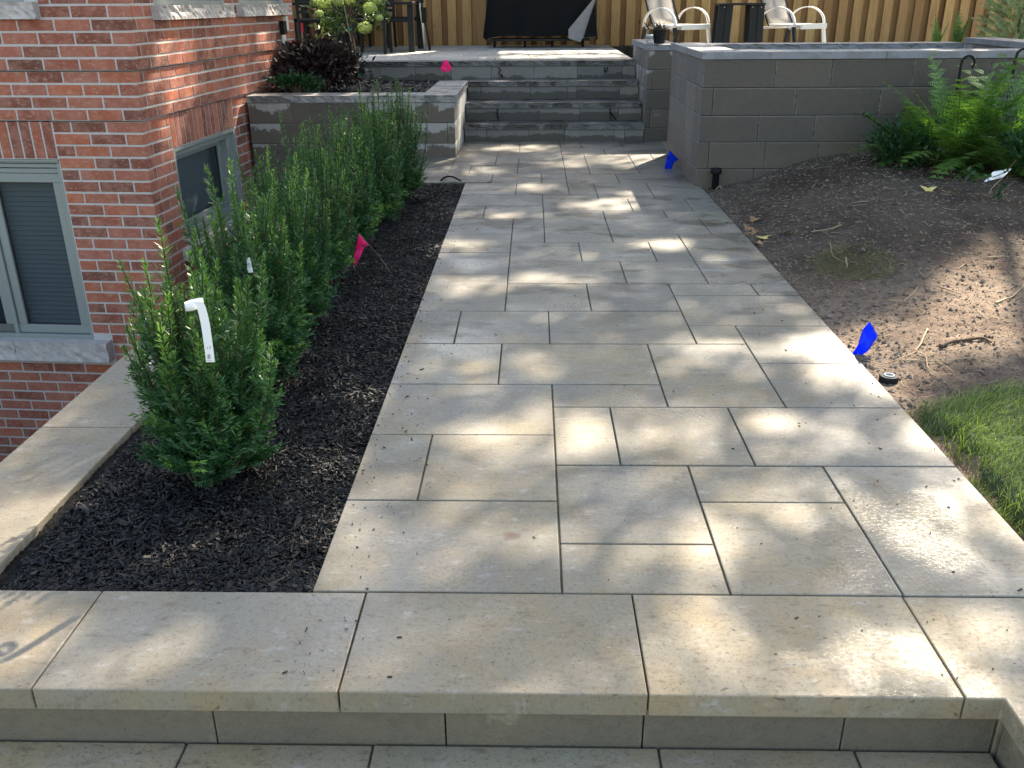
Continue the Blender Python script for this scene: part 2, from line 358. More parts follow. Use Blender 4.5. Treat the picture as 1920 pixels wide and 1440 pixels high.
def m_sling():
    t = NT('grey_sling'); p = t.pos(); c = t.mix(t.ramp(t.noise(400,2,.5,p), .4, .6), (.33,.32,.33), (.42,.41,.41)); t.out(c, .7, .3)
    tr = t('BsdfTranslucent'); tr.inputs[0].default_value = (.5,.48,.45,1); mx = t('MixShader'); mx.inputs[0].default_value = .4
    t.t.links.new(t.b.outputs[0], mx.inputs[1]); t.t.links.new(tr.outputs[0], mx.inputs[2]); t.t.links.new(mx.outputs[0], t.n['Material Output'].inputs[0]); return t.m
MT['sling'] = m_sling()
MT['yleaf'] = m_simple('yellow_leaf', (.62,.50,.18), .7, var=.2)
MT['brleaf'] = m_simple('brown_leaf', (.33,.19,.10), .8, var=.4, rv=.5)

# ------------------------------------------------------------------ path
XS = [-.61,-.375,-.144,.085,.313,.548,.784,1.018,1.254,1.483]
KY = [2.07,2.32,2.57,2.82,3.06,3.315,3.55,3.80,4.045,4.31,4.54,4.82,5.04,5.25,5.53,5.75,6.02,6.25,6.5,6.76,7.02,7.22,7.49,7.675,7.92,8.2,8.44,8.67,8.93,9.18,9.42,9.6,9.86,10.06,10.30,10.47,10.7,10.868]
SL = '''0302 0124 1324 0346 3501 3513 5702 5723 7903 3435 4635 6935 3556 0268 2568 5758 7957 7979 018a 138a 368a 6789 699b 68bc 89bc 46ac 24ac 02ad 02df 02fh
25ce 57ce 79ce 79eg 79gh 24eg 46eg 67eg 02hj 23gj 01jl 13jl 03ln 35gk 57gh 58hj 89hj 57jk 79jk 36km 68km 89km 35mn 57mp 79mp 02np 24np 45np
-1pr 13pr 34pr 46pr 69pr -0rt 02rt 24rv 45rw 57rw 79ru 78uw 89uw -1tx 12tv 14vx 46wy 69wy 45yB 57yB 79yB 24xB -1zB 12zB -2xz'''
KC = '0123456789abcdefghijklmnopqrstuvwxyzAB'
GAP = .0030
def slab(mb, x0, x1, y0, y1, z1, z0=None, g=GAP):
    mb.box(x0+g, x1-g, y0+g, y1-g, z1-.05 if z0 is None else z0, z1+random.uniform(-.001,.001), skip='-z')
pm = MB()
for s in SL.split():
    a = -1 if s[0] == '-' else int(s[0]); b = int(s[1]); k0 = KC.index(s[2]); k1 = KC.index(s[3])
    x0 = -.805 if a == -1 else XS[a]
    if a == -1 and KY[k0] < 8.26 and k0 < KC.index('p')+1: y0 = 8.262
    else: y0 = KY[k0]
    slab(pm, x0, XS[b], y0, KY[k1], 0)
for x0,x1,y0,y1 in ((-1.5,-.805,8.262,8.9),(-1.5,-.805,8.9,9.70),(1.483,2.1,9.5,10.2),(1.483,1.9,10.2,10.868),(1.9,2.8,10.2,10.868),(1.483,1.75,8.35,9.5)):
    slab(pm, x0, x1, y0, y1, 0)
tag(pm.build('path', MT['path'], bevel=.0035, seg=2), kind='structure')
jb = MB(); jb.box(-.608,1.481,2.07,8.26,-.3,-.009); jb.box(-1.5,4.7,8.264,10.9,-.3,-.0095)
tag(jb.build('path_base', MT['joint']), kind='structure')

# ------------------------------------------------------------------ front step: coping stones over a recessed riser
st = thing('front_step', 'long tan concrete coping step across the bottom of the path', 'step', (0,1.675,0))
CX = [-2.4,-1.8975,-1.193,-.457,.2765,1.0125]
for i in range(len(CX)-1):
    if i == 0: continue
    c = MB(); c.box(CX[i]+.002, CX[i+1]-.002, 0, .391, -.064, random.uniform(-.001,.001)); c.build('coping_stone', MT['coping'], st, bevel=.004, seg=2)
c = MB()
c.prism([(1.0145,0),(1.103,0),(1.103,-1.6),(1.47,-1.6),(1.483,.391),(1.0145,.391)], -.064, 0); c.build('coping_stone', MT['coping'], st, bevel=.004, seg=2)
rb = [(-1.9,-.778),(-.778,-.209),(-.209,.273),(.273,.7555),(.7555,1.118)]
m = MB()
for x0,x1 in rb: m.box(x0+.002,x1-.002,.028,.3,-.35,-.066)
m.build('riser', MT['riserlow'], st, bevel=.002)
m = MB(); m.box(1.13,1.45,-1.6,.02,-.35,-.066); m.box(1.122,1.46,.026,.3,-.35,-.066); m.build('side_riser', MT['riserlow'], st, bevel=.002)
lp = MB()
TX = [-2.6,-1.6,-.853,-.389,.312,.788,1.118]
for i in range(len(TX)-1): slab(lp, TX[i], TX[i+1], 1.1, 1.70, -.185)
for x0,x1,y0,y1 in ((-2.6,-1.2,.4,1.1),(-1.2,-.4,.4,1.1),(-.4,.55,.4,1.1),(.55,1.118,.4,1.1),(-2.6,0,-1,.4),(0,1.118,-1,.4)): slab(lp, x0,x1,y0,y1,-.185)
tag(lp.build('lower_paving', MT['lower'], bevel=.004, seg=2), kind='structure')
jb = MB(); jb.box(-2.6,1.12,-1,1.699,-.3,-.194); tag(jb.build('lower_paving_base', MT['joint']), kind='structure')

# left border: flat slab coping of the light well, running to the planter
lb = thing('bed_border', 'flat tan concrete border slab between the mulch bed and the brick house', 'border', (-1.7,2.06,0))
ys = [-.384,1.05,2.34,3.6,4.9,6.2,7.622]
for i in range(len(ys)-1):
    m = MB(); y0 = ys[i]; y1 = ys[i+1]; xr = lambda y: .2+.0*y
    x0 = -.197; x1 = .192
    if i == 0: m.prism([(x0,.006),(x0,y1-.002),(.155,y1-.002),(.145,.006)], -.064, 0)
    else: m.prism([(x0,y0+.002),(x0,y1-.002),(.21,y1-.002),(.155 if i==1 else .21,y0+.002)], -.064, 0)
    m.build('slab', MT['slab'], lb, bevel=.004, seg=2)
m = MB(); m.box(-.17,.12,.04,7.62,-2.64,-.066); m.box(-.16,.1,-.34,.03,-2.64,-.368); m.build('retaining_wall', MT['retain'], lb)

# ------------------------------------------------------------------ ground sheets
g = MB(); BIG = 600
def gq(x0,x1,y0,y1,z): g.add([(x0,y0,z),(x1,y0,z),(x1,y1,z),(x0,y1,z)], [(0,1,2,3)])
gq(-1.83,BIG,-BIG,11.6,-.30); gq(-BIG,BIG,11.9,BIG,-.30); gq(-BIG,-8,-BIG,11.9,-.30); gq(-8,-1.83,-BIG,-3,-.30)
gq(-8,-1.8,-3,12,-2.65)
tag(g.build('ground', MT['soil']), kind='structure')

def sstep(a,b,x):
    t = np.clip((x-a)/(b-a),0,1); return t*t*(3-2*t)
_seed = np.array([(3.1,7.7),(11.3,2.9),(5.5,19.1),(23.2,8.8),(1.7,31.0),(17.0,13.0)])
def fnoise(x, y, f):
    """cheap smooth noise from sines, for heights shared by ground and scatter"""
    v = 0
    for i,(a,b) in enumerate(_seed):
        th = a*1.7+i; v = v + np.sin((x*math.cos(th)+y*math.sin(th))*f*(1+.23*i)+b)*(1/(1+.4*i))
    return v/3.
def soil_z(x, y):
    h = .235*sstep(1.55,2.75,x)*sstep(3.8,7.9,y)+.05*sstep(1.55,2.4,x)
    e = sstep(1.49,1.75,x)
    return h - .045*sstep(1.49,1.515,x)*(1-sstep(1.55,1.60,x))*(1-sstep(3.25,3.5,y)) + (.020*fnoise(x,y,5)+.011*fnoise(x,y,17)+.006*fnoise(x,y,43))*e - .018*(1-e)
def grid(name, x0,x1,y0,y1,nx,ny,zf,mat,parent=None):
    X,Y = np.meshgrid(np.linspace(x0,x1,nx), np.linspace(y0,y1,ny)); Z = zf(X,Y)
    V = np.stack([X,Y,Z],-1).reshape(-1,3); I = np.arange(nx*ny).reshape(ny,nx)
    Fc = np.stack([I[:-1,:-1],I[:-1,1:],I[1:,1:],I[1:,:-1]],-1).reshape(-1,4)
    me = bpy.data.meshes.new(name); me.from_pydata(V.tolist(), [], Fc.tolist()); me.update(); me.materials.append(mat)
    me.polygons.foreach_set('use_smooth', [True]*len(me.polygons))
    o = bpy.data.objects.new(name, me); COL.objects.link(o)
    if parent: o.parent = parent
    return o
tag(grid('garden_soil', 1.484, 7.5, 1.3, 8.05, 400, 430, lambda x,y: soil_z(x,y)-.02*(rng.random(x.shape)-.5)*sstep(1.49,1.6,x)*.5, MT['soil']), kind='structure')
def mulch_z(x, y): return -.022+.010*fnoise(x,y,6)+.006*fnoise(x,y,21)
tag(grid('mulch_bed', -1.56, -.606, 2.066, 8.262, 120, 560, lambda x,y: mulch_z(x,y)-.010+.008*rng.random(x.shape), MT['mulch']), kind='structure')

def boxes(C, L, W, H, ang, tilt, roll=None):
    """(n) little boxes -> (n*5,4,3) quads"""
    n = len(C); ca,sa = np.cos(ang),np.sin(ang); ct,stt = np.cos(tilt),np.sin(tilt)
    a = np.stack([ca*ct,sa*ct,stt],-1); b = np.stack([-sa,ca,np.zeros(n)],-1)
    if roll is not None:
        c0 = np.cross(a,b); b = b*np.cos(roll)[:,None]+c0*np.sin(roll)[:,None]
    c = np.cross(a,b)
    a = a*L[:,None]/2; b = b*W[:,None]/2; c = c*H[:,None]/2
    j = lambda: 1-.35*rng.random((n,1))
    P = [[C+sa_*a*j()+sb*b*j()+sc*c for sc in (-1,1)] for sa_,sb in ((-1,-1),(1,-1),(1,1),(-1,1))]
    q = lambda *v: np.stack(v,1)
    return np.concatenate([q(P[0][1],P[1][1],P[2][1],P[3][1]), q(P[0][0],P[1][0],P[1][1],P[0][1]), q(P[1][0],P[2][0],P[2][1],P[1][1]),
                           q(P[2][0],P[3][0],P[3][1],P[2][1]), q(P[3][0],P[0][0],P[0][1],P[3][1])])
# mulch chips
n = 82000
y = 2.075+6.17*rng.random(n)**1.35; x = -1.50+.89*rng.random(n)
L = rng.gamma(2.0,.0074,n).clip(.005,.07); W = L*rng.uniform(.08,.30,n)+.0016
z = mulch_z(x,y)+.004+.010*rng.random(n)
V = boxes(np.stack([x,y,z],-1), L, W, rng.uniform(.0015,.005,n), rng.random(n)*6.3, rng.normal(0,.28,n), rng.normal(0,.5,n))
tag(quads('mulch_chips', V, MT['chip'], attr=np.tile(rng.random(n)**1.6,5)), 'loose black shredded wood mulch covering the planting bed', 'mulch', kind='stuff')

n = 620
e_ = rng.random(n); x = np.where(e_<.55, -.60+rng.exponential(.10,n), 1.47-rng.exponential(.25,n)); x = np.where(e_>.85, -.6+2.05*rng.random(n), x).clip(-.6,1.46); y = 1.72+7.5*rng.random(n)**1.2
L = rng.gamma(1.6,.0034,n).clip(.002,.024)
tag(quads('path_crumbs', boxes(np.stack([x,y,.0025+0*x],-1), L, L*.3+.001, .001+.002*rng.random(n), rng.random(n)*6.3, rng.normal(0,.12,n)), MT['crumb'], attr=np.tile(rng.random(n),5)), 'dark crumbs of mulch and leaf dropped on the pale pavers', 'litter', kind='stuff')
# soil clods, pebbles, fibres
def rocks(C, r, k=1):
    n = len(C); ico = np.array([(1,0,0),(-1,0,0),(0,1,0),(0,-1,0),(0,0,1),(0,0,-1)],float)
    ico = ico*np.array([1,1,.62])
    tr = np.array([(0,2,4),(2,1,4),(1,3,4),(3,0,4),(2,0,5),(1,2,5),(3,1,5),(0,3,5)])
    Vv = C[:,None,:]+ico[None]*(r[:,None,None]*(.55+.75*rng.random((n,6,3))))
    th = rng.random(n)*6.3; 
    return Vv[:,tr,:].reshape(-1,3,3)
n = 24000
x = 1.50+3.6*rng.random(n)**1.25; y = 3.2+4.8*rng.random(n)
keep = ~((y < 3.45)&(x > 1.62)); x=x[keep]; y=y[keep]; n=len(x)
r = rng.gamma(1.5,.0031,n).clip(.0015,.016)
V = rocks(np.stack([x,y,soil_z(x,y)+r*.2],-1), r)
tag(quads('soil_crumbs', V, MT['clod'], attr=np.repeat(rng.random(n),8)), 'loose brown soil crumbs over the bare planting mound', 'soil', kind='stuff')
n = 1700; x = 1.50+3.2*rng.random(n)**1.2; y = 3.3+4.6*rng.random(n); r = rng.gamma(1.5,.004,n).clip(.003,.02)
V = rocks(np.stack([x,y,soil_z(x,y)+r*.3],-1), r)
tag(quads('pebbles', V, MT['pebble'], attr=np.repeat(rng.random(n),8)), 'small pale pebbles scattered through the brown soil', 'pebbles', kind='stuff')
n = 3200; x = 1.5+3.3*rng.random(n)**1.2; y = 3.3+4.6*rng.random(n); L = rng.gamma(2,.014,n).clip(.01,.11)
V = boxes(np.stack([x,y,soil_z(x,y)+.006],-1), L, .0012+.0025*rng.random(n), .0015+.001*rng.random(n), rng.random(n)*6.3, rng.normal(0,.25,n))
tag(quads('root_fibres', V, MT['twig'], attr=np.tile(rng.random(n),5)), 'short dry root fibres and straw lying on the soil', 'plant litter', kind='stuff')

# lawn
def lawn_left(y): return 1.562+.018*np.sin(y*9)+.012*np.sin(y*31)
def lawn_top(x): return 3.40+.22*(x-1.6)+.03*np.sin(x*11)
def lawn_z(x,y): return soil_z(x,y)+.022*sstep(0,.05,x-lawn_left(y))*sstep(0,.25,lawn_top(x)-y)
tag(grid('lawn_turf', 1.56, 7.5, 1.3, 3.65, 240, 120, lambda x,y: np.where((x>lawn_left(y))&(y<lawn_top(x)), lawn_z(x,y), soil_z(x,y)-.03), MT['turf']), kind='structure')
n = 60000
x = 1.52+2.6*rng.random(n)**1.7; y = 1.35+2.8*rng.random(n)
k = (x > lawn_left(y)+.07*rng.random(n)**3-.03)&(y < lawn_top(x)-.10*rng.random(n)**2+.03); x=x[k]; y=y[k]; n=len(x)
b = np.stack([x,y,lawn_z(x,y)-.004],-1)
az = rng.normal(-.55,1.1,n)+1.2*fnoise(x,y,13); lean = rng.uniform(.5,1.25,n)
hgt = (.018+.05*rng.random(n)**1.6)*(1+.35*fnoise(x,y,11))
d = np.stack([np.cos(az)*np.sin(lean),np.sin(az)*np.sin(lean),np.cos(lean)],-1)
d0 = unit(d+np.array([0,0,.9])); s_ = unit(np.cross(d,np.array([0,0,1.])+.2*rng.normal(size=(n,3))))
wd = rng.uniform(.0016,.0032,n)[:,None]; mid = b+d0*hgt[:,None]*.5
V = np.concatenate([np.stack([b-s_*wd/2,b+s_*wd/2,mid+s_*wd*.42,mid-s_*wd*.42],1), np.stack([mid-s_*wd*.42,mid+s_*wd*.42,mid+d*hgt[:,None]*.6+s_*wd*.08,mid+d*hgt[:,None]*.6-s_*wd*.08],1)])
ra = np.clip(.45+.35*fnoise(x,y,5)+.3*rng.normal(size=n)*.6,0,1)
tag(quads('grass_blades', V, MT['grass'], attr=np.tile(ra,2)), 'freshly laid green lawn grass beside the paved path', 'grass', kind='stuff')

# ------------------------------------------------------------------ masonry helpers
def courses(mb, axis, a0, a1, f0, f1, zs, blk=.46, vary=.28, seed=1, cuts=None, skip='-z +z'):
    """blocks of a wall: axis 'x' runs along x with faces at y=f0..f1; zs = course heights"""
    r = random.Random(seed)
    for i in range(len(zs)-1):
        p = a0; first = True
        cl = (cuts or {}).get(i); seq = list(cl) if cl else None
        while p < a1-.01:
            if seq: q = seq.pop(0) if seq else a1
            elif first: q = p+r.choice((.12,.3,.46)); first = False
            else: q = p+blk*(1+r.uniform(-vary,vary))
            if q > a1-.08: q = a1
            gx = .002
            if axis == 'x': mb.box(p+gx,q-gx,f0,f1,zs[i]+.002,zs[i+1]-.002, rnd=r.random())
            else: mb.box(f0,f1,p+gx,q-gx,zs[i]+.002,zs[i+1]-.002, rnd=r.random())
            p = q
def rockslab(name, x0,x1,y0,y1,z0,z1,mat,parent,faces='-y',amp=.012,res=.03,seed=0):
    """stone slab whose named faces are split rough"""
    bm = bmesh.new(); bmesh.ops.create_cube(bm, size=1)
    for v in bm.verts: v.co = Vector((x0+(v.co.x+.5)*(x1-x0), y0+(v.co.y+.5)*(y1-y0), z0+(v.co.z+.5)*(z1-z0)))
    def cut(ax, a, b):
        n = max(1,min(90,int((b-a)/res)))
        for i in range(1,n):
            c = [0,0,0]; c[ax] = a+(b-a)*i/n; nn = [0,0,0]; nn[ax] = 1
            bmesh.ops.bisect_plane(bm, geom=bm.verts[:]+bm.edges[:]+bm.faces[:], plane_co=c, plane_no=nn)
    if 'y' in faces: cut(0,x0,x1)
    if 'x' in faces: cut(1,y0,y1)
    for zz in (.28,.52,.78):
        bmesh.ops.bisect_plane(bm, geom=bm.verts[:]+bm.edges[:]+bm.faces[:], plane_co=(0,0,z0+zz*(z1-z0)), plane_no=(0,0,1))
    for v in bm.verts:
        zf = (v.co.z-z0)/(z1-z0); inner = .35 if zf < .01 or zf > .99 else 1.
        h = abs(mnoise.noise(Vector((v.co.x*14+seed,v.co.y*14,v.co.z*26+seed))))*1.5 + .5*mnoise.noise(Vector((v.co.x*45,v.co.y*45+seed,v.co.z*45)))
        dd = amp*(h*inner)
        for fc in faces.split():
            ax = 'xyz'.index(fc[1]); lim = (x0,y0,z0)[ax] if fc[0]=='-' else (x1,y1,z1)[ax]
            if abs(v.co[ax]-lim) < 1e-5 or (fc[0]=='-' and v.co[ax]-lim < amp*.2): v.co[ax] += dd if fc[0]=='-' else -dd
    me = bpy.data.meshes.new(name); bm.to_mesh(me); bm.free(); me.materials.append(mat)
    o = bpy.data.objects.new(name, me); COL.objects.link(o); o.parent = parent; return o

# ------------------------------------------------------------------ right-hand wall (near)
XA, YA, ZA = 1.428, 8.02, 1.05
za = [-.1,.153,.38,.601,.827,ZA]
wa = thing('block_wall', 'dark grey block wall with smooth cap rising behind the soil mound', 'wall', (XA,YA,0))
m = MB(); courses(m,'x',0,3.7,0,.30,za,.50,.12,4,{4:[.60,1.07,1.74,2.38,2.86,3.4],3:[.10,.80,1.50,2.1,2.75,3.3],2:[.50,.98,1.66,2.3,2.8,3.3],1:[.10,.58,1.04,1.40,2.0,2.6,3.2],0:[.5,1.1,1.7,2.3,2.9]})
m.build('front_blocks', MT['blockA'], wa, bevel=.003)
m = MB(); courses(m,'y',.304,1.85,0,.30,za,.30,.3,9); m.build('side_blocks', MT['blockA'], wa, bevel=.003)
m = MB(); courses(m,'y',.304,2.86,3.40,3.70,za,.45,.2,12); m.build('return_blocks', MT['blockF'], wa, bevel=.003)
for a,b in ((-.02,1.50),(1.504,3.05),(3.054,3.72)):
    m = MB(); m.box(a,b,-.018,.34,1.053,1.112); m.build('cap_stone', MT['capA'], wa, bevel=.004, seg=2)
m = MB(); m.box(-.018,.33,.343,1.87,1.053,1.112); m.build('cap_stone', MT['capA'], wa, bevel=.004, seg=2)
m = MB(); m.box(3.38,3.72,.343,2.86,1.053,1.112); m.build('cap_stone', MT['capA'], wa, bevel=.004, seg=2)

# far wall with pillar at the head of the stairs
XB, YB = 1.30, 10.88
wb = thing('block_wall', 'grey block wall with rock-faced cap right of the stairs, pots on its end', 'wall', (XB,YB,0))
zb = [-.05,.145,.354,.572,.786,.993]
m = MB(); courses(m,'x',0,3.5,0,.32,zb,.46,.2,21,{4:[.42,.9],3:[.07,.5],2:[.45,.9],1:[.06,.5],0:[.45,.9]}); m.build('front_blocks', MT['blockF'], wb, bevel=.003)
m = MB(); courses(m,'y',.324,1.6,0,.32,zb,.40,.2,22); m.build('side_blocks', MT['blockF'], wb, bevel=.003)
rockslab('cap_stone', -.02,3.52,-.02,.36,.995,1.055, MT['capA'], wb, '-y', .022, .035, 3)
rockslab('cap_stone', -.02,.36,.364,1.62,.995,1.055, MT['capA'], wb, '-x', .015, .035, 5)
# drop of the two wet pillar courses
# ------------------------------------------------------------------ stairs up to the patio
SX0, SX1 = -.797, 1.297
sz = [0,.195,.402,.612,.822]; sy = [10.868,11.20,11.62,12.08]
stt = thing('garden_stairs', 'grey block stairs with rock-faced treads leading up to the patio', 'stairs', (SX0,10.868,0))
rc = [[.26,.75,1.17,1.75],[.37,.88,1.36],[.16,.77,1.22],None]
for i in range(4):
    m = MB(); x0 = 0; y0 = sy[i]-10.868
    if i < 3:
        courses(m,'x',0,SX1-SX0,y0,y0+.28,[sz[i]-.02 if i == 0 else sz[i], sz[i+1]-.058],.5,.1,30+i,{0:rc[i]})
        m.build('riser', MT['blockR'], stt, bevel=.002)
        rockslab('tread', -.0,SX1-SX0,y0-.03,(sy[i+1]-10.868)+.02,sz[i+1]-.056,sz[i+1],MT['capS'],stt,'-y',.022,.028,i*7)
    else:
        courses(m,'x',-2.05,SX1-SX0,y0,y0+.28,[.50,sz[4]-.058],.5,.15,35)
        m.build('riser', MT['blockR'], stt, bevel=.002)
        for a,b in ((-2.05,-1.2),(-1.198,-.1),(-.098,1.0),(1.002,SX1-SX0)):
            rockslab('tread', a,b,y0-.03,y0+.30,sz[4]-.056,sz[4],MT['capS'],stt,'-y',.024,.028,40+a)
# loose lighting cables hanging from under the treads
def cable(pts, r=.006):
    P = [Vector(p) for p in pts]; out = []
    for i in range(len(P)-1):
        p0=P[max(i-1,0)];p1=P[i];p2=P[i+1];p3=P[min(i+2,len(P)-1)]
        for k in range(6):
            t=k/6; out.append(.5*((2*p1)+(p2-p0)*t+(2*p0-5*p1+4*p2-p3)*t*t+(3*p1-p0-3*p2+p3)*t**3))
    out.append(P[-1]); return out
for px, Yc, lab in (([(934,126),(938,132),(935,137),(943,145),(940,139)],12.04,'short black cable hanging under the top tread, left side'),
                ([(1134,126),(1134,135),(1138,132),(1139,126)],12.04,'small black cable loop under the top tread, right side'),
                ([(933,204),(932,212),(934,222),(937,231),(930,230),(934,228)],11.15,'black cable hanging under the second tread, left side'),
                ([(1143,203),(1146,212),(1157,229),(1146,226),(1145,215),(1143,210)],11.15,'looped black cable hanging under the second tread, right side')):
    m = MB(); m.tube(cable([ony(a,b,Yc) for a,b in px]), .007, 6)
    tag(m.build('lighting_cable', MT['blackp'], smooth=True), lab, 'cable', 'black lighting cables on the stairs')

# patio
pt = MB(); PX = [-3.0,-2.45,-1.7,-1.2,-.5,.0,.6,1.297]
y = 12.385; r_ = random.Random(5)
while y < 16.55:
    h = r_.choice((.30,.46)); x = -7.; 
    while x < (1.28):
        wv = r_.choice((.46,.70,.93)); x1 = min(x+wv,1.297)
        if x1-x > .1: slab(pt, x, x1, y, min(y+h,16.62), .822)
        x = x1
    y += h
y = 12.5
while y < 16.55:
    x = 1.70
    while x < 8:
        wv = r_.choice((.46,.70,.93)); slab(pt, x, x+wv, y, min(y+.46,16.62), .822); x += wv
    y += .46
tag(pt.build('patio', MT['patio'], bevel=.004), kind='structure')
pb = MB(); pb.box(-7,1.296,12.38,16.7,.3,.812); pb.box(1.63,8,12.51,16.7,.3,.811); pb.box(-7,8.,16.7,17.6,.3,.80); tag(pb.build('patio_base', MT['joint']), kind='structure')

# ------------------------------------------------------------------ raised planter
pl = thing('raised_planter', 'L-shaped grey block planter wall with rock-faced cap beside the stairs', 'planter', (-.807,9.69,0))
zp = [-.27,-.068,.143,.352,.558]
zq = [-1.1,-.69,-.48,-.272]
m = MB(); courses(m,'x',-2.149,0,0,.30,zp,.46,.15,50,{3:[-1.70,-1.33,-.92,-.4],2:[-1.83,-1.2,-.7,-.08],1:[-1.88,-1.4,-.8,-.3],0:[-1.6,-1.0,-.5]}); m.build('front_blocks', MT['blockP'], pl, bevel=.003)
m = MB(); courses(m,'x',-2.149,-.70,.002,.30,zq,.46,.15,53); m.build('foundation_blocks', MT['blockP'], pl, bevel=.003)
m = MB(); courses(m,'y',.304,1.88,-.30,-.0,zp,.40,.15,51); m.build('side_blocks', MT['blockL'], pl, bevel=.003)
rockslab('cap_stone', -2.149,-1.25,-.02,.33,.561,.628, MT['capP'], pl, '-y', .02, .03, 61)
rockslab('cap_stone', -1.246,.02,-.02,.33,.561,.628, MT['capP'], pl, '-y', .02, .03, 67)
rockslab('cap_stone', -.33,.02,.334,1.88,.561,.628, MT['capP'], pl, '+x', .012, .03, 64)
tag(grid('planter_soil', -2.95,-1.10,9.98,12.09,60,60, lambda x,y: .565+.02*fnoise(x,y,8)+.012*rng.random(x.shape), MT['mulch']), kind='structure')
n = 2500; x=-2.9+1.75*rng.random(n); y=10.03+2.0*rng.random(n); L=rng.gamma(3,.012,n)
tag(quads('planter_mulch', boxes(np.stack([x,y,.585+.02*rng.random(n)],-1),L,L*.35,.004+0*L,rng.random(n)*6.3,rng.normal(0,.3,n)), MT['chip'], attr=np.tile(rng.random(n),5)), 'black wood mulch filling the raised planter', 'mulch', kind='stuff')

# ------------------------------------------------------------------ house
HA = .0648; HK = Vector((-3.104,7.382,0))
ho = thing('brick_house', 'red brick house wall with rough stone sills at the left', 'house', HK, -HA)
HM = Matrix.Translation(HK) @ Matrix.Rotation(-HA,4,'Z')
CH = .0961; ZT = .640      # a course, and the underside of the lower projecting band
def inset(z): return .0 if z > ZT+4*CH-.01 else (.022 if z > ZT-.01 else .044)
def brickwall(mb, axis, a0, a1, z0, z1, openings, length=.298, soldier=()):
    k0 = int(math.floor((z0-ZT)/CH)); k1 = int(math.ceil((z1-ZT)/CH)); r = random.Random(3 if axis=='x' else 8)
    for k in range(k0,k1):
        zb_, zt_ = ZT+k*CH, ZT+(k+1)*CH; off = inset(zb_+.04)
        edge = a1-off if axis=='x' else a0+off
        segs = [(a0,edge)] if axis=='x' else [(edge,a1)]
        for ox0,ox1,oz0,oz1 in list(openings)+list(soldier):
            if zt_ > oz0+.02 and zb_ < oz1-.02:
                ns = []
                for s0,s1 in segs:
                    if ox1 <= s0 or ox0 >= s1: ns.append((s0,s1)); continue
                    if ox0 > s0: ns.append((s0,ox0))
                    if ox1 < s1: ns.append((ox1,s1))
                segs = ns
        for s0,s1 in segs:
            # joints march from the corner so the bond stays running
            cor = edge; sgn = -1 if axis=='x' else 1
            sh = (0 if k%2 else length/2) if axis=='x' else (length/2 if k%2 else 0)
            pts = [s0,s1]; q = cor+sgn*(sh if sh else length)
            while (q > s0 if sgn < 0 else q < s1):
                if s0+.03 < q < s1-.03: pts.append(q)
                q += sgn*length
            pts.sort()
            for i in range(len(pts)-1):
                b0, b1 = pts[i]+.0075*(i>0 or s0>a0), pts[i+1]-.0075
                if b1-b0 < .02: continue
                rn = r.random(); j = r.uniform(-.0015,.0015)
                z0_, z1_ = zb_+.0085+r.uniform(-.0015,.0015), zt_-.0085+r.uniform(-.0015,.0015)
                at_corner = abs((pts[i+1] if axis=='x' else pts[i])-cor) < 1e-6
                if axis=='x':
                    e = b1 if not at_corner else edge+.0
                    mb.box(b0, e, off+j, off+.09, z0_, z1_, rnd=rn, skip='+y')
                else:
                    s = b0 if not at_corner else pts[i]+.0905-0*.004
                    if at_corner: s = edge+.001; mb.box(-.09-off, -off, off+.0912 if False else edge+.0902, b1, z0_, z1_, rnd=rn, skip='-x')
                    else: mb.box(-.09-off, -off+j, s, b1, z0_, z1_, rnd=rn, skip='-x')
def soldier(mb, axis, a0, a1, z0, z1, off):
    n = max(1,round((a1-a0)/CH)); w_ = (a1-a0)/n
    for i in range(n):
        p, q = a0+i*w_+.0075, a0+(i+1)*w_-.0075
        if axis=='x': mb.box(p,q,off,off+.09,z0+.006,z1-.006,skip='+y')
        else: mb.box(-off-.09,-off,p,q,z0+.006,z1-.006,skip='-x')
FW = (-3.2,-.80,-1.24,.335)      # front basement window opening: x0,x1,z0,z1
SW = (.56,2.0,-.50,.350)         # side window opening: y0,y1,z0,z1
UF = (-2.4,-.80,1.53,2.9)
U1 = (.50,2.0,1.50,2.9); U2 = (2.40,3.78,1.50,2.9)
zl = -2.64
bm_ = MB()
brickwall(bm_,'x',-4.6,0,zl,3.4,[FW,UF,(-3.4,-.635,-1.42,-1.24),(-2.6,-.695,1.405,1.53)],soldier=[(-3.2,-.80,.335,ZT)])
brickwall(bm_,'y',0,4.13,zl,3.4,[SW,U1,U2,(.44,2.09,1.40,1.50),(2.32,3.86,1.40,1.50),(.44,2.09,-.62,-.50)],soldier=[(.56,2.0,.350,ZT)])
soldier(bm_,'x',-3.2,-.80,.335,ZT,.044); soldier(bm_,'y',.56,2.0,.350,ZT,.044)
bm_.build('brick_face', MT['brick'], ho, bevel=.003)
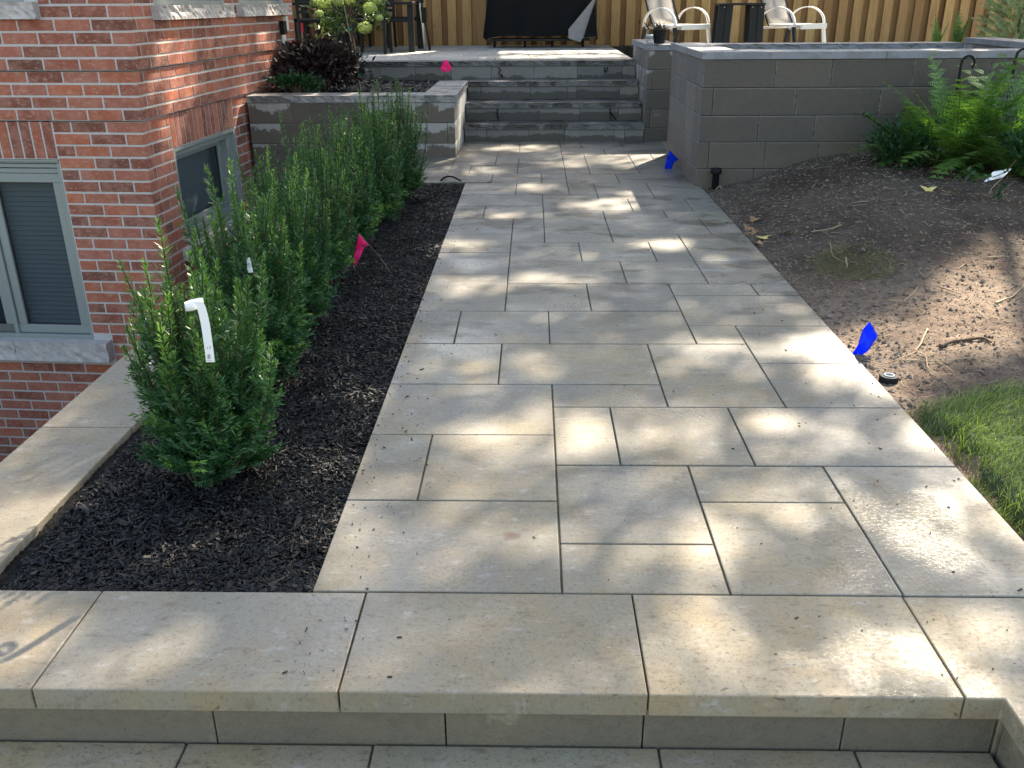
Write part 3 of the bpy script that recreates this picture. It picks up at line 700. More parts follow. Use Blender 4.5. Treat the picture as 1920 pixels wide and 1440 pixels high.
# mortar backing, kept behind the brick faces and cut by the openings
mo = MB()
def backing(axis, a0,a1,z0,z1,ops,off):
    xs = sorted({a0,a1}|{o for op in ops for o in op[:2] if a0<o<a1}); zs = sorted({z0,z1}|{o for op in ops for o in op[2:] if z0<o<z1})
    for i in range(len(xs)-1):
        for j in range(len(zs)-1):
            cx,cz_ = (xs[i]+xs[i+1])/2,(zs[j]+zs[j+1])/2
            if any(o[0]<cx<o[1] and o[2]<cz_<o[3] for o in ops): continue
            d = .0042
            if axis=='x': mo.box(xs[i],min(xs[i+1],-off-d),off+d,off+.12,zs[j],zs[j+1])
            else: mo.box(-off-.12,-off-d,max(xs[i],off+d+.11),xs[i+1],zs[j],zs[j+1])
for z0_,z1_,of in ((zl,ZT-.006,.044),(ZT+.005,ZT+4*CH-.006,.022),(ZT+4*CH+.005,3.4,0.)):
    backing('x',-4.6,0,z0_,z1_,[FW,UF],of); backing('y',0,4.12,z0_,z1_,[SW,U1,U2],of)
mo.build('mortar', MT['mortar'], ho)
inn = MB(); inn.box(-4.6,-.3,3.9,4.1,zl,3.4); inn.box(-4.6,0.,.0,4.1,3.42,3.55); inn.box(-4.7,-4.61,.1,4.1,zl,3.4)
inn.build('inner_shell', MT['room'], ho)
def local_sill(name, axis, a0,a1,z0,z1,out,seed):
    if axis=='x': return rockslab(name,a0,a1,-out,.10,z0,z1,MT['sill'],ho,'-y',.022,.035,seed)
    return rockslab(name,-.10,out,a0,a1,z0,z1,MT['sill'],ho,'+x',.022,.035,seed)
def window(axis, a0,a1,z0,z1, muls, rec, fr=.075, blind=True, deep=0., head=0.):
    """window with frame, sash bars, pane and blind; axis x: front wall, axis y: side wall"""
    def bx(mb, p0,p1,q0,q1,d0,d1,mi=0):   # p along wall, q height, d depth inwards
        if axis=='x': mb.box(p0,p1,d0,d1,q0,q1,mi)
        else: mb.box(-d1,-d0,p0,p1,q0,q1,mi)
    f = MB(); e = .035
    bx(f,a0,a1,z1-e,z1,rec-.02,rec+.08); bx(f,a0,a1,z0,z0+e,rec-.03,rec+.08)
    bx(f,a0,a0+e,z0+e,z1-e,rec-.02,rec+.08); bx(f,a1-e,a1,z0+e,z1-e,rec-.02,rec+.08)
    fo = f.build('window', MT['frame'], ho, bevel=.004)
    if head:
        f = MB(); bx(f,a0+e,a1-e,z1-e-head*.45,z1-e-.006,rec-.01,rec+.07); bx(f,a0+e,a1-e,z1-e-head,z1-e-head*.45-.008,rec+.004,rec+.07); f.build('head_trim', MT['frame'], fo, bevel=.003); z1 -= head
    cuts = [a0+e]+[x for mm in muls for x in (mm-.02,mm+.02)]+[a1-e]
    for mm in muls:
        f = MB(); bx(f,mm-.0195,mm+.0195,z0+e,z1-e,rec-.015,rec+.08); f.build('mullion', MT['frame'], fo, bevel=.003)
    for i in range(0,len(cuts),2):
        p0,p1 = cuts[i]+.004,cuts[i+1]-.004; q0,q1 = z0+e+.004,z1-e-.004
        s = MB(); w_ = fr
        if deep:
            rec += deep; u_ = MB(); dd0 = rec-deep+.0
            for r0,r1,t0,t1 in ((p0-.004,p0+.05,q0,q1),(p1-.10,p1+.004,q0,q1),(p0+.05,p1-.10,q0,q0+.06),(p0+.05,p1-.10,q1-.05,q1)): bx(u_,r0,r1,t0,t1,rec-deep+.02,rec+.05)
            u_.build('jamb', MT['frame'], fo, bevel=.004); p0 += .05; p1 -= .10; q0 += .06; q1 -= .05
        bx(s,p0,p1,q1-w_,q1,rec+.004,rec+.05); bx(s,p0,p1,q0,q0+w_,rec+.004,rec+.05)
        bx(s,p0,p0+w_,q0+w_,q1-w_,rec+.004,rec+.05); bx(s,p1-w_,p1,q0+w_,q1-w_,rec+.004,rec+.05)
        s.build('sash', MT['frame'], fo, bevel=.005)
        s = MB(); g_ = w_+.0
        for r0,r1,t0,t1 in ((p0+g_,p1-g_,q1-g_-.008,q1-g_),(p0+g_,p1-g_,q0+g_,q0+g_+.008),(p0+g_,p0+g_+.008,q0+g_+.008,q1-g_-.008),(p1-g_-.008,p1-g_,q0+g_+.008,q1-g_-.008)):
            bx(s,r0,r1,t0,t1,rec+.022,rec+.04)
        s.build('gasket', MT['framed'], fo)
        s = MB(); bx(s,p0+w_+.008,p1-w_-.008,q0+w_+.008,q1-w_-.008,rec+.030,rec+.034); s.build('pane', MT['glass'], fo)
        if blind:
            s = MB(); zz = q0+w_
            while zz < q1-w_:
                if axis=='x': s.add([(p0,rec+.075,zz),(p1,rec+.075,zz),(p1,rec+.100,zz+.030),(p0,rec+.100,zz+.030),(p0,rec+.082,zz+.041),(p1,rec+.082,zz+.041)],[(0,1,2,3),(3,2,5,4)])
                else: s.add([(-rec-.075,p0,zz),(-rec-.075,p1,zz),(-rec-.100,p1,zz+.030),(-rec-.100,p0,zz+.030),(-rec-.082,p0,zz+.041),(-rec-.082,p1,zz+.041)],[(0,1,2,3),(3,2,5,4)])
                zz += .042
            s.build('blind', MT['blind'], fo)
        s = MB(); bx(s,p0,p1,q0,q1,rec+.125,rec+.13); s.build('room_backing', MT['room'] if blind else MT['shade'], fo)  # without a blind, the pale backing paints the reflected sky
    return fo
window('x',FW[0],FW[1],FW[2]+.0,FW[3],[-1.515,-2.3],.075,.075,head=.085)
window('y',SW[0],SW[1],SW[2],SW[3],[],.07,.055,False,deep=.09)
window('x',UF[0],UF[1],UF[2],UF[3],[-1.6],.06)
window('y',U1[0],U1[1],U1[2],U1[3],[1.25],.06); window('y',U2[0],U2[1],U2[2],U2[3],[3.1],.06)
local_sill('window_sill','x',-1.49,-.637,-1.418,-1.242,.065,2); local_sill('window_sill','x',-3.38,-1.494,-1.418,-1.242,.065,4)
local_sill('window_sill','x',-2.6,-.697,1.407,1.528,.07,6)
local_sill('window_sill','y',.442,2.088,1.387,1.498,.07,8); local_sill('window_sill','y',2.322,3.858,1.387,1.498,.07,10)
local_sill('window_sill','y',.442,2.088,-.618,-.502,.07,12)
for p0,p1,q0,q1 in ((-3.199,-.801,FW[3]-.016,FW[3]-.004),):
    s = MB(); s.box(p0,p1,.036,.05,q0,q1); s.build('lintel_angle', MT['frame'], ho)

def onside(x, y, off=0.):
    """pixel -> house-local point on the side wall plane"""
    nrm = HM.to_3x3() @ Vector((1,0,0)); d = ray(x,y); o = Vector((0,0,HC)); p0 = HK+nrm*off
    t = nrm.dot(p0-o)/nrm.dot(d); return HM.inverted() @ (o+d*t)
# wall tap box and vent on the side wall
a = onside(530,48,.02)
tp = thing('outdoor_outlet', 'small black and white outlet box on the brick side wall', 'outlet', HM @ Vector((.0,a.y,a.z)), -HA)
m = MB(); m.box(0,.05,-.06,.06,-.09,.05); m.build('black_box', MT['blackp'], tp, bevel=.006)
m = MB(); m.box(0,.045,.064,.15,-.05,.10); m.box(0,.03,-.03,.06,-.20,-.10); m.build('white_cover', MT['white'], tp, bevel=.006)

# ------------------------------------------------------------------ fence
fe = thing('wooden_fence', 'cedar board-on-board fence standing along the back of the patio', 'fence', (0,16.66,.80))
def boards(y, x0, pitch, w_, t, name, seed):
    r = random.Random(seed); x = x0; m = MB()
    while x < 9.2:
        ww = w_*(1+r.uniform(-.06,.06)); z1 = 2.1
        m.box(x-ww/2, x+ww/2, y, y+t, 0.0+r.uniform(-.01,.01), z1, rnd=min(1,max(0,r.gauss(.62 if name=='front_boards' else .2,.25)))); x += pitch*(1+r.uniform(-.02,.02))  # recessed boards tinted darker to stand in for their shade
    return m.build(name, MT['wood'], fe, bevel=.003)
boards(-.02,-7.0,.255,.150,.02,'front_boards',1); boards(.062,-6.87,.255,.16,.02,'back_boards',2)
m = MB()
for z in (.15,1.1,1.9): m.box(-7.1,9.2,.121,.16,z,z+.09)
m.build('rail', MT['wood'], fe); m = MB(); m.box(-7.1,9.2,.09,.12,0,2.05,rnd=0.); m.build('backing_boards', MT['wood'], fe)

# ------------------------------------------------------------------ flags
def flag(pts, Y, wire, mat, label, lines=None, fold=.012):
    base = ony(*wire[-1], Y) if not isinstance(wire[-1], Vector) else wire[-1]
    t = thing('marker_flag', label, 'flag', base, 0, 'plastic marking flags on wires')
    P = [ony(x, y, Y)-base for x,y in pts]
    # a thin bent plastic sheet: fan around its centre, edges pushed to and fro
    c = sum(P, Vector())/len(P); m = MB(); n = len(P); vs = []
    ring = []
    for i in range(n):
        a, b = P[i], P[(i+1)%n]
        for k in range(4):
            q = a.lerp(b,k/4); ring.append(q)
    mids = [c.lerp(q,.55) for q in ring]
    f = lambda q,s: q+Vector((0, fold*math.sin((q.x*9+q.z*14)*3.0)+s, 0))
    for s in (-.0006,.0006):
        vs += [f(q,s) for q in ring]+[f(q,s) for q in mids]+[f(c,s)]
    N = len(ring); o = 2*N+1; fs = []
    for i in range(N):
        j = (i+1)%N
        fs += [(i,j,N+j,N+i),(N+i,N+j,2*N),(o+j,o+i,o+N+i,o+N+j),(o+N+j,o+N+i,o+2*N),(i,o+i,o+j,j)]
    m.add(vs, fs); m.build('flag_sheet', mat, t, smooth=True)
    if lines:
        m = MB()
        for (x0,y0),(x1,y1) in lines:
            a, b = ony(x0,y0,Y-.004)-base, ony(x1,y1,Y-.004)-base; a = f(a,-.003); b = f(b,-.003)
            d = (b-a); s = Vector((0,0,.004)); m.add([a-s,b-s,b+s,a+s],[(0,1,2,3)])
        m.build('writing', MT['ink'], t)
    m = MB(); m.tube([ (ony(x,y,Y) if not isinstance(x,Vector) else x)-base+Vector((0,.004,0)) for x,y in wire[:-1]]+[Vector((0,0,-.03))], .0014, 5)
    m.build('wire', MT['stk'], t)
flag([(673.4,437.7),(691.8,459.4),(684,463),(668,497.9),(663,495),(661.6,488.9)], 5.33, [(673,438),(691.8,459.4),(716,487),(740.7,516)], MT['pink'], 'pink plastic flag on a wire in the mulch beside the yews', [((683,456.5),(690,461)),((676,459),(686,463))])
flag([(833.8,111.8),(840,113.8),(848,130),(837.5,135.8),(828.8,133.8),(825,128)], 10.9, [(840,113),(838,136),(834,160)], MT['pink'], 'small pink flag with dark lettering in front of the top stair', [((834,124),(840,132)),((829,129),(834,134)),((838,121),(843,130))])
flag([(1254.5,282),(1259,285),(1272,298.8),(1265,303.8),(1259,316),(1255,322.5),(1247.5,320),(1245.5,312.5)], 8.95, [(1254,283),(1271,299),(1262,314)], MT['blue'], 'blue plastic flag at the foot of the grey wall corner')
flag([(1629.8,601.4),(1636,613),(1647,629),(1644.9,636.8),(1624,658),(1605.8,675.3),(1597.5,668.5),(1611,635)], 3.95, [(1630,602),(1646,632),(1650,656)], MT['blue'], 'bright blue flag leaning over the path edge by bare soil')

# ------------------------------------------------------------------ small things on the ground
p = onz(1667,706,.005)
t = thing('sprinkler_head', 'black pop-up sprinkler with white ring set in soil by path', 'sprinkler', (p.x,p.y,.0))
m = MB(); m.lathe([(.040,-.06),(.040,.004),(.037,.010),(.027,.010),(.0,.010)], n=24); m.build('body', MT['blackp'], t, smooth=False)
m = MB(); m.lathe([(.022,.0102),(.022,.014),(.0165,.0142),(.0155,.0102)], n=24); m.build('ring', MT['ring'], t, smooth=True)
p = ony(1342,345,7.93); t = thing('drain_pipe', 'short black pipe with flared top standing against the wall corner', 'pipe', (p.x,7.95,-.03))
m = MB(); m.lathe([(.030,-.04),(.030,.15),(.045,.155),(.048,.175),(.045,.20),(.036,.20),(.034,.16)], n=18); m.build('pipe', MT['blackp'], t, smooth=True)
m = MB(); m.tube(cable([(-.0,-.045,.03),(.03,-.07,.06),(.05,-.06,.02),(.07,-.10,.0)]), .005, 5); m.build('root', MT['twig'], t)
q = [onz(832,352,-.01),ony(826,342,8.3),ony(833,333,8.3),ony(846,331,8.3),ony(860,337,8.3),ony(870,345,8.3),ony(869,351,8.2),ony(860,357,8.1),onz(838,358,-.0)]
m = MB(); m.tube(cable(q), .008, 8); tag(m.build('hose_loop', MT['blackp'], smooth=True), 'thin black hose loop arching out of the mulch bed corner', 'hose')
# fallen leaves, twigs and roots on the soil
def flatleaf(px, py, s, mat, name, label, cat, rz, grp=None, zf=None):
    p = onz(px,py,.02)
    for _ in range(6): z = float(soil_z(p.x,p.y)) if zf is None else zf; p = onz(px,py,z+.012)
    lobes = 5; pts = []
    for i in range(lobes*4):
        a = 2*math.pi*i/(lobes*4); rr = s*(1. if i%4==0 else .62 if i%2 else .42)*(1 if math.cos(a)>-.8 else .5); pts.append((rr*math.cos(a),rr*math.sin(a)))
    m = MB(); vs = [(0,0,.006)]+[(x,y,.010*math.sin(5*x/s)+.5*s*abs(y)/s*.3) for x,y in pts]; n = len(pts)
    m.add(vs+[(a,b,c-.001) for a,b,c in vs], [(0,i+1,(i+1)%n+1) for i in range(n)]+[(n+1,n+2+(i+1)%n,n+2+i) for i in range(n)])
    m.tube([(-s*.3,0,.004),(-s*1.4,.01*s,.012)], .002, 4)
    o = m.build(name, mat); o.location = p; o.rotation_euler = (random.uniform(-.3,.3)+.2, random.uniform(-.3,.3), rz)
    return tag(o, label, cat, grp)
flatleaf(1741,355,.062,MT['yleaf'],'maple_leaf','pale yellow maple leaf lying alone on the shaded mound','leaf',1.4)
flatleaf(1412,412,.055,MT['brleaf'],'fallen_leaf','orange brown leaf on the mound, farther from the path','leaf',.4,'fallen leaves by the path')
flatleaf(1431,446,.060,MT['yleaf'],'fallen_leaf','yellow crumpled leaf against the path edge','leaf',2.,'fallen leaves by the path')
for i,(px,py,lb_) in enumerate(((1412,436,'dry brown leaf touching the path edge, nearer the viewer'),(1402,428,'dry brown leaf at the path edge, farther from the viewer'),(1425,456,'curled brown leaf just below the yellow crumpled leaf'),(1474,436,'brown leaf lying apart from the path on the dark slope'))):
    flatleaf(px,py,.045,MT['brleaf'],'fallen_leaf',lb_,'leaf',i*1.3,'fallen leaves by the path')
def twig(pix, r, label, name='twig', cat='twig', grp='twigs and roots lying on the soil', mat='twig', br=()):
    def gp(px,py,h=.012):
        p = onz(px,py,.02)
        for _ in range(6): p = onz(px,py,float(soil_z(p.x,p.y))+h)
        return p
    m = MB()
    k = 0
    for ln in (pix,)+tuple(br):
        P = cable([gp(*q) for q in ln]); n = len(P)
        P = [q+Vector((.004*mnoise.noise(q*9),.004*mnoise.noise(q*9+Vector((5,0,0))),.003*mnoise.noise(q*14))) for q in P]
        m.tube(P, [.62*r*(1+.25*mnoise.noise(P[i]*40))*(.5 if k else 1)*(1-.6*i/n) for i in range(n)], 6); k += 1
    return tag(m.build(name, MT[mat], smooth=True), label, cat, grp)
twig([(1739,617),(1728,640),(1716,660)], .009, 'pale forked root end in the sunlit soil, thick stub uppermost', br=([(1716,660),(1690,672),(1660,681),(1638,686)],[(1716,660),(1735,668),(1742,690),(1762,706)],[(1722,662),(1760,676),(1790,700)],[(1716,655),(1722,662),(1712,668)]))
twig([(1690,676),(1760,676),(1820,672),(1860,680),(1890,690)], .005, 'long thin root running level below the dark wood piece')
twig([(1762,650),(1790,640),(1840,634),(1858,642)], .018, 'dark rotten wood piece half buried in sunlit soil', 'wood_piece', 'wood', None, 'bark')
twig([(1852,483),(1875,481),(1897,482)], .011, 'pale split wood sliver at the shadow edge, far right', 'wood_sliver', 'wood', None)
twig([(1763,537),(1785,546),(1800,550)], .009, 'short straw coloured sliver just inside the sunlit soil')
twig([(1522,435),(1560,428),(1590,418),(1618,416)], .008, 'long pale bent stick on the shaded mound', br=([(1560,428),(1575,421)],))
twig([(1552,405),(1543,403),(1556,386)], .006, 'short upright straw piece left of the yellow leaf')
twig([(1522,353),(1532,340)], .005, 'little straw stick near the top of the mound')
twig([(1590,380),(1615,378),(1632,376)], .007, 'pair of parallel sticks on the upper mound', br=([(1600,386),(1625,382)],))
twig([(1866,568),(1885,560),(1898,555),(1920,535)], .009, 'brown branch piece in the sunlit soil at right edge')
twig([(1694,564),(1712,550),(1722,536)], .005, 'thin curved twig in the shade above the flag')
twig([(1665,563),(1700,564)], .007, 'flat straw bit in shade just above the lit soil')
twig([(1556,455),(1563,480),(1586,492)], .005, 'curved vine stem round the dry grass clump')
twig([(1586,484),(1589,502)], .010, 'stubby upright stick beside the dry grass clump')
# dry sod clump
c0 = onz(1600,470,.12); n = 1500
rr = .26*np.sqrt(rng.random(n)); aa = rng.random(n)*6.3; x = c0.x+rr*np.cos(aa)*.9; y = c0.y+rr*np.sin(aa)*1.2
b = np.stack([x,y,soil_z(x,y)+.0],-1); d = rdir(n,.8)*np.array([1,1,.6]); d[:,2] = np.abs(d[:,2])*.7; d = unit(d)
tag(quads('grass_clump', leafq(b,d,unit(np.cross(d,rdir(n))),.025+.05*rng.random(n),.0028+0*x), MT['straw'], attr=rng.random(n)), 'yellowed clump of old grass sod on the soil mound', 'grass clump')

# ------------------------------------------------------------------ yews
def path_pts(p0, p1, bow, n):
    t = np.linspace(0,1,n)[:,None]; m = (p0+p1)/2+bow
    return (1-t)**2*p0+2*t*(1-t)*m+t*t*p1
def needles(P, step, per, ln, wd, ang, flat, tipb, rad=.002):
    """needle kites round a polyline P (m,3)"""
    seg = np.diff(P,axis=0); L = np.linalg.norm(seg,axis=1); S = np.concatenate([[0],np.cumsum(L)]); tot = S[-1]
    k = max(2,int(tot/step)); s = np.repeat(np.linspace(.0,tot*.995,k), per); s = s+rng.uniform(-.5,.5,len(s))*step; s = s.clip(0,tot*.999)
    i = np.clip(np.searchsorted(S,s,side='right')-1,0,len(seg)-1)
    t = unit(seg[i]); p = P[i]+t*(s-S[i])[:,None]
    up = np.array([0,0,1.])+.001; a = unit(np.cross(t,np.broadcast_to(up,t.shape))); b = np.cross(a,t)
    n = len(s)
    if flat: phi = np.where(rng.random(n)<.5,0,math.pi)+rng.normal(.25,.35,n)*np.where(rng.random(n)<.5,1,1)
    else: phi = rng.random(n)*2*math.pi
    q = a*np.cos(phi)[:,None]+b*np.sin(phi)[:,None]
    an = ang*(1+.25*rng.normal(size=n)); fr = s/tot
    an = an*(1-.35*(fr>.93))
    wd = wd*(1+.15*rng.normal(size=n))
    d = unit(t*np.cos(an)[:,None]+q*np.sin(an)[:,None])
    l = ln*(1+.2*rng.normal(size=n))*(1-.45*np.clip((fr-.88)/.12,0,1))
    sd = unit(np.cross(d,q)+.3*rng.normal(size=(n,3)))
    V = leafq(p+q*rad,d,sd,l,wd,.5)
    return V, np.clip(tipb*np.clip((fr-.25)/.75,0,1)**1.5+.0,0,1)
def yew(x, y, h, r, label, tips=(), seed=1, dens=1., nl=.021, nw=.0034, zb=-.02, extra_tip=.0):
    global rng
    rng = np.random.default_rng(seed)
    t = thing('yew_shrub', label, 'shrub', (x,y,zb), 0, 'upright yew shrubs planted in a row')
    Vs, A, B = [], [], []; stems = MB()
    def addshoot(P, step, per, ln, flat, tipb, tone):
        V, tb = needles(P, step/dens, per, ln, nw, R(52), flat, tipb); Vs.append(V); B.append(tb); A.append(np.clip(tone+.16*rng.normal(size=len(V)),0,1))
    leaders = []
    nlead = 46
    for i in range(nlead):
        a = 2.4*i+rng.normal()*.3; f = math.sqrt((i+.5)/nlead)
        top = np.array([f*r*1.12*math.cos(a)*(1+.15*rng.normal()), f*r*math.sin(a), h*(.98-.26*f**1.3-.22*rng.random()**1.6)])
        leaders.append((top,.35+.3*rng.random()))
    for (tx,tz) in tips:      # leaders whose tips can be recognised
        a = rng.random()*6.3; leaders.append((np.array([tx, rng.uniform(-.08,.10), tz]), .6))
    for top, tone in leaders:
        p0 = np.array([.035*rng.normal(), .035*rng.normal(), .0])
        out = np.array([top[0],top[1],0.]); P = path_pts(p0, top, out*.30+np.array([0,0,-.06])+.02*rng.normal(size=3), 14)
        stems.tube([Vector(q) for q in P[::2]]+[Vector(P[-1])], [.006*(1-.75*k/7) for k in range(8)], 5)
        hh = top[2]; bright = .05+.85*(rng.random()**3.5)+extra_tip*.8
        k0 = 3; addshoot(P[k0:], .0052, 3, nl, False, bright*.85, tone)
        # side shoots
        ns = int(20*dens**.3)
        for j in range(ns):
            fr = .10+.74*(j+rng.random())/ns; idx = fr*13; i0 = int(idx); q = P[i0]*(1-idx+i0)+P[min(i0+1,13)]*(idx-i0)
            az = rng.random()*6.3; o = np.array([math.cos(az),math.sin(az),0])+.7*unit(out+1e-6); o = o/np.linalg.norm(o)
            L = (.135-.115*fr)*(1+.35*rng.normal()); L = max(.025,L)
            rise = .75+.9*fr
            e = q+unit(o+np.array([0,0,rise]))*L
            if e[2] > h*1.02: continue
            SP = path_pts(q, e, o*.018, 5)
            addshoot(SP, .0052, 2, nl*.98, True, bright*.6*(rng.random()<.55), tone*.8)
    # skirt of low spreading branches
    for i in range(int(46)):
        az = rng.random()*6.3; rr = r*(.55+.38*rng.random()); z0 = .015+.20*rng.random()
        p0 = np.array([.03*math.cos(az),.03*math.sin(az),z0]); e = np.array([rr*math.cos(az),rr*math.sin(az),z0+.02+.14*rng.random()])
        P = path_pts(p0,e,np.array([0,0,-.01]),9); stems.tube([Vector(q) for q in P[::2]], [.004,.0035,.003,.002,.0012], 4)
        br = .9*(rng.random()**3)
        addshoot(P[3:], .0050, 2, nl*1.05, True, br, .3)
        for j in range(9):
            fr = .35+.6*rng.random(); q = P[int(fr*8)]; sd = 1 if rng.random()<.5 else -1
            dd = unit(np.array([math.cos(az+sd*.75),math.sin(az+sd*.75),.15+.4*rng.random()])); L = .05+.07*rng.random()
            addshoot(path_pts(q,q+dd*L,np.array([0,0,-.004]),4), .0052, 2, nl*1.05, True, br*.8, .25)
    V = np.concatenate(Vs); V[:,:,2] = np.maximum(V[:,:,2], .004)
    stems.build('stem', MT['ystem'], t)
    quads('foliage', V, MT['needle'], t, attr=np.concatenate(A), attr2=np.concatenate(B))
    return t
YW = [(-1.10,2.75,.86,.205,'nearest and fullest yew shrub, wearing a long white tag',[(-.21,.77),(-.15,.76),(-.07,.90),(.24,.78),(.20,.72),(.05,.80)],1.,.0275,.0054,.25),
 (-1.17,3.58,.97,.20,'second yew from the front, beside the small white tag',[(-.22,.86),(-.10,.94),(-.03,.95),(.1,.8)],.85,.027,.0057,.12),
 (-1.20,4.32,.97,.195,'third yew from the front, in front of the side window',[(-.22,.86),(-.10,.88)],.72,.026,.0056,.05),
 (-1.23,5.08,1.0,.195,'fourth yew from the front, left of the pink flag',[(-.17,.96),(.05,.9)],.62,.026,.0060,.05),
 (-1.22,5.88,.99,.20,'fifth yew from the front, behind the pink flag',[(-.21,.84),(-.05,.93)],.55,.027,.0066,.05),
 (-1.17,6.72,1.03,.205,'sixth yew from the front, with one yellow streak',[(-.07,.96),(.07,1.02)],.50,.028,.0070,.05),
 (-1.11,7.6,1.0,.21,'farthest yew of the row, nearest the raised planter',[(.01,.96),(.13,.90),(.17,.35)],.45,.028,.0076,.05)]
for i,(x,y,h,r,lab,tp_,dn,nl,nw,et) in enumerate(YW): yew(x,y,h,r,lab,tp_,100+i,dn,nl,nw,extra_tip=et)
rng = np.random.default_rng(77)

# tags hanging in the yews
def strip(pix, Y, wpx, name, label, parent=None, bow=.0):
    """hanging plastic strip along a pixel path, given width"""
    P = [ony(x,y,Y+bow*i) for i,(x,y) in enumerate(pix)]; wd = wpx*.0017
    m = MB(); n = len(P); vs = []
    for s in (0,.0008):
        for p in P: vs += [p+Vector((-wd/2,s,0)), p+Vector((wd/2,s,0))]
    fs = [(2*i,2*i+1,2*i+3,2*i+2) for i in range(n-1)]+[(2*n+2*i+1,2*n+2*i,2*n+2*i+2,2*n+2*i+3) for i in range(n-1)]
    m.add(vs, fs); return m
t = thing('plant_tag', 'long white hang tag looped over a shoot of the front yew', 'tag', ony(390,640,2.46), 0, None)
off = t.location.copy()
def rel(m): m.v = [tuple(Vector(v)-off) for v in m.v]; return m
rel(strip([(372,566),(377,575),(381,590),(385,608),(388,628),(391,650),(393,664),(394.5,679)],2.45,15,'s','')).build('strip', MT['tagw'], t, smooth=True)
c = ony(364,571,2.48)-off; m = MB()
prof = []
for k in range(17):
    a = 2*math.pi*k/16; prof.append(Vector((c.x+.027*math.cos(a), c.y+.020*math.sin(a), c.z+.006*math.cos(a))))
vs = [p+Vector((0,0,-.012)) for p in prof]+[p+Vector((0,0,.012)) for p in prof]
m.add(vs, [(i,i+1,18+i,17+i) for i in range(16)]); lp_ = m.build('loop', MT['tagw'], t, smooth=True); lp_.modifiers.new('s','SOLIDIFY').thickness = .0008
m = MB()
def inkq(px,py,w_,h_):
    a = ony(px,py,2.4485)-off; m.add([a+Vector((-w_/2,0,-h_/2)),a+Vector((w_/2,0,-h_/2)),a+Vector((w_/2,0,h_/2)),a+Vector((-w_/2,0,h_/2))],[(0,1,2,3)])
for k in range(6): inkq(391.5,665.2+k*1.35,.0085,.0011)
for k in range(3): inkq(388.6,651+k*1.6,.003,.0011)
for k in range(4): inkq(394.0,648.8+k*1.6,.0034,.0011)
for k in range(5): inkq(388+k*2.2,675.5,.002,.0016)
m.build('print', MT['ink'], t)
m = rel(strip([(464,483),(466,492),(468,502),(470,511)],3.42,12,'s','')); 
for v in range(len(m.v)): m.v[v] = tuple(Vector(m.v[v])+off)
tag(m.build('plant_tag', MT['tagw']), 'small white tag in the second yew, left of its bright shoot', 'tag', 'white tags on the yews')
for (a,b,Yc,lab) in ((503,446,4.10,'narrow white tag slip between second and third yew'),(624,344,5.6,'tiny white tag high inside the middle yews')):
    m = strip([(a,b),(a+1,b+6),(a+3,b+13)],Yc,3.2,'s',''); tag(m.build('plant_tag', MT['tagw']), lab, 'tag', 'white tags on the yews')

# ------------------------------------------------------------------ purple shrub, hydrangea standard
def bush(name, label, cat, loc, rad, n, l, wd, mat, stem=True, zb=.3, droop=.0, seed=3, hollow=.35, clumps=26, grp=None, twigs=16, pitch=.0):
    g_ = np.random.default_rng(seed); t = thing(name, label, cat, loc, 0, grp)
    rad = np.array(rad,float)
    cc = unit(g_.normal(size=(clumps,3))*np.array([1,1,.8])+np.array([0,0,.25])); cc = cc*(.62+.38*g_.random((clumps,1)))*rad*.78+np.array([0,0,rad[2]])
    w_ = g_.random(clumps)+.4; ci = g_.choice(clumps, n, p=w_/w_.sum()); p = cc[ci]+g_.normal(size=(n,3))*rad*.20
    p[:,2] = np.maximum(p[:,2], .02)
    o = unit(p-np.array([0,0,rad[2]*.55])); d = unit(o+(1.1 if name=='purple_shrub' else .6)*unit(g_.normal(size=(n,3)))+np.array([0,0,zb]))
    s = unit(np.cross(d,g_.normal(size=(n,3))))
    tone = g_.random(clumps)[ci]*.6+.4*g_.random(n)
    V = leafq(p,d,s,l*(.6+.8*g_.random(n)),wd*(.7+.6*g_.random(n)),.42,.10)
    quads('foliage', V, mat, t, attr=tone)
    if stem:
        m = MB()
        for k in range(min(twigs,clumps)):
            m.tube([Vector((.02*g_.normal(),.02*g_.normal(),0)), Vector(cc[k]*.5+np.array([0,0,.04])), Vector(cc[k])], [.007,.005,.002], 5)
        m.build('stem', MT['bark'], t)
    return t
bush('purple_shrub','dark purple leaved shrub in the raised planter by the house','shrub',(-2.42,10.75,.57),(.50,.40,.29),4200,.080,.034,MT['purple'],clumps=60,zb=.1,seed=5)
bush('low_shrub','low dark green plant under the purple shrub, at planter edge','shrub',(-2.58,10.28,.57),(.30,.14,.11),1100,.05,.022,MT['shrubl'],clumps=18,seed=6)
p = Vector((-1.97,10.75,.57))
hy = thing('hydrangea_standard', 'lollipop hydrangea with lime green flower heads, tied to a stake', 'tree', p)
tp0 = ony(683,-20,10.75)-p
m = MB(); m.tube([Vector((0,0,0)), ony(668,110,10.75)-p, ony(659,60,10.75)-p, ony(655,30,10.75)-p, ony(660,5,10.75)-p], [.016,.015,.013,.012,.01], 8)
for q in ((600,15),(630,5),(700,10),(710,40),(675,60),(640,-10),(690,-20)):
    m.tube([ony(656,25,10.75)-p, (ony(*q,10.75)-p)*.5+(ony(656,25,10.75)-p)*.5+Vector((0,random.uniform(-.06,.06),.02)), ony(*q,10.75+random.uniform(-.15,.15))-p], [.008,.005,.003], 5)
m.build('trunk', MT['bark'], hy, smooth=True)
m = MB(); m.tube([Vector((.02,-.02,-.02)), ony(645,10,10.72)-p], .008, 6); m.build('stake', MT['stk'], hy)
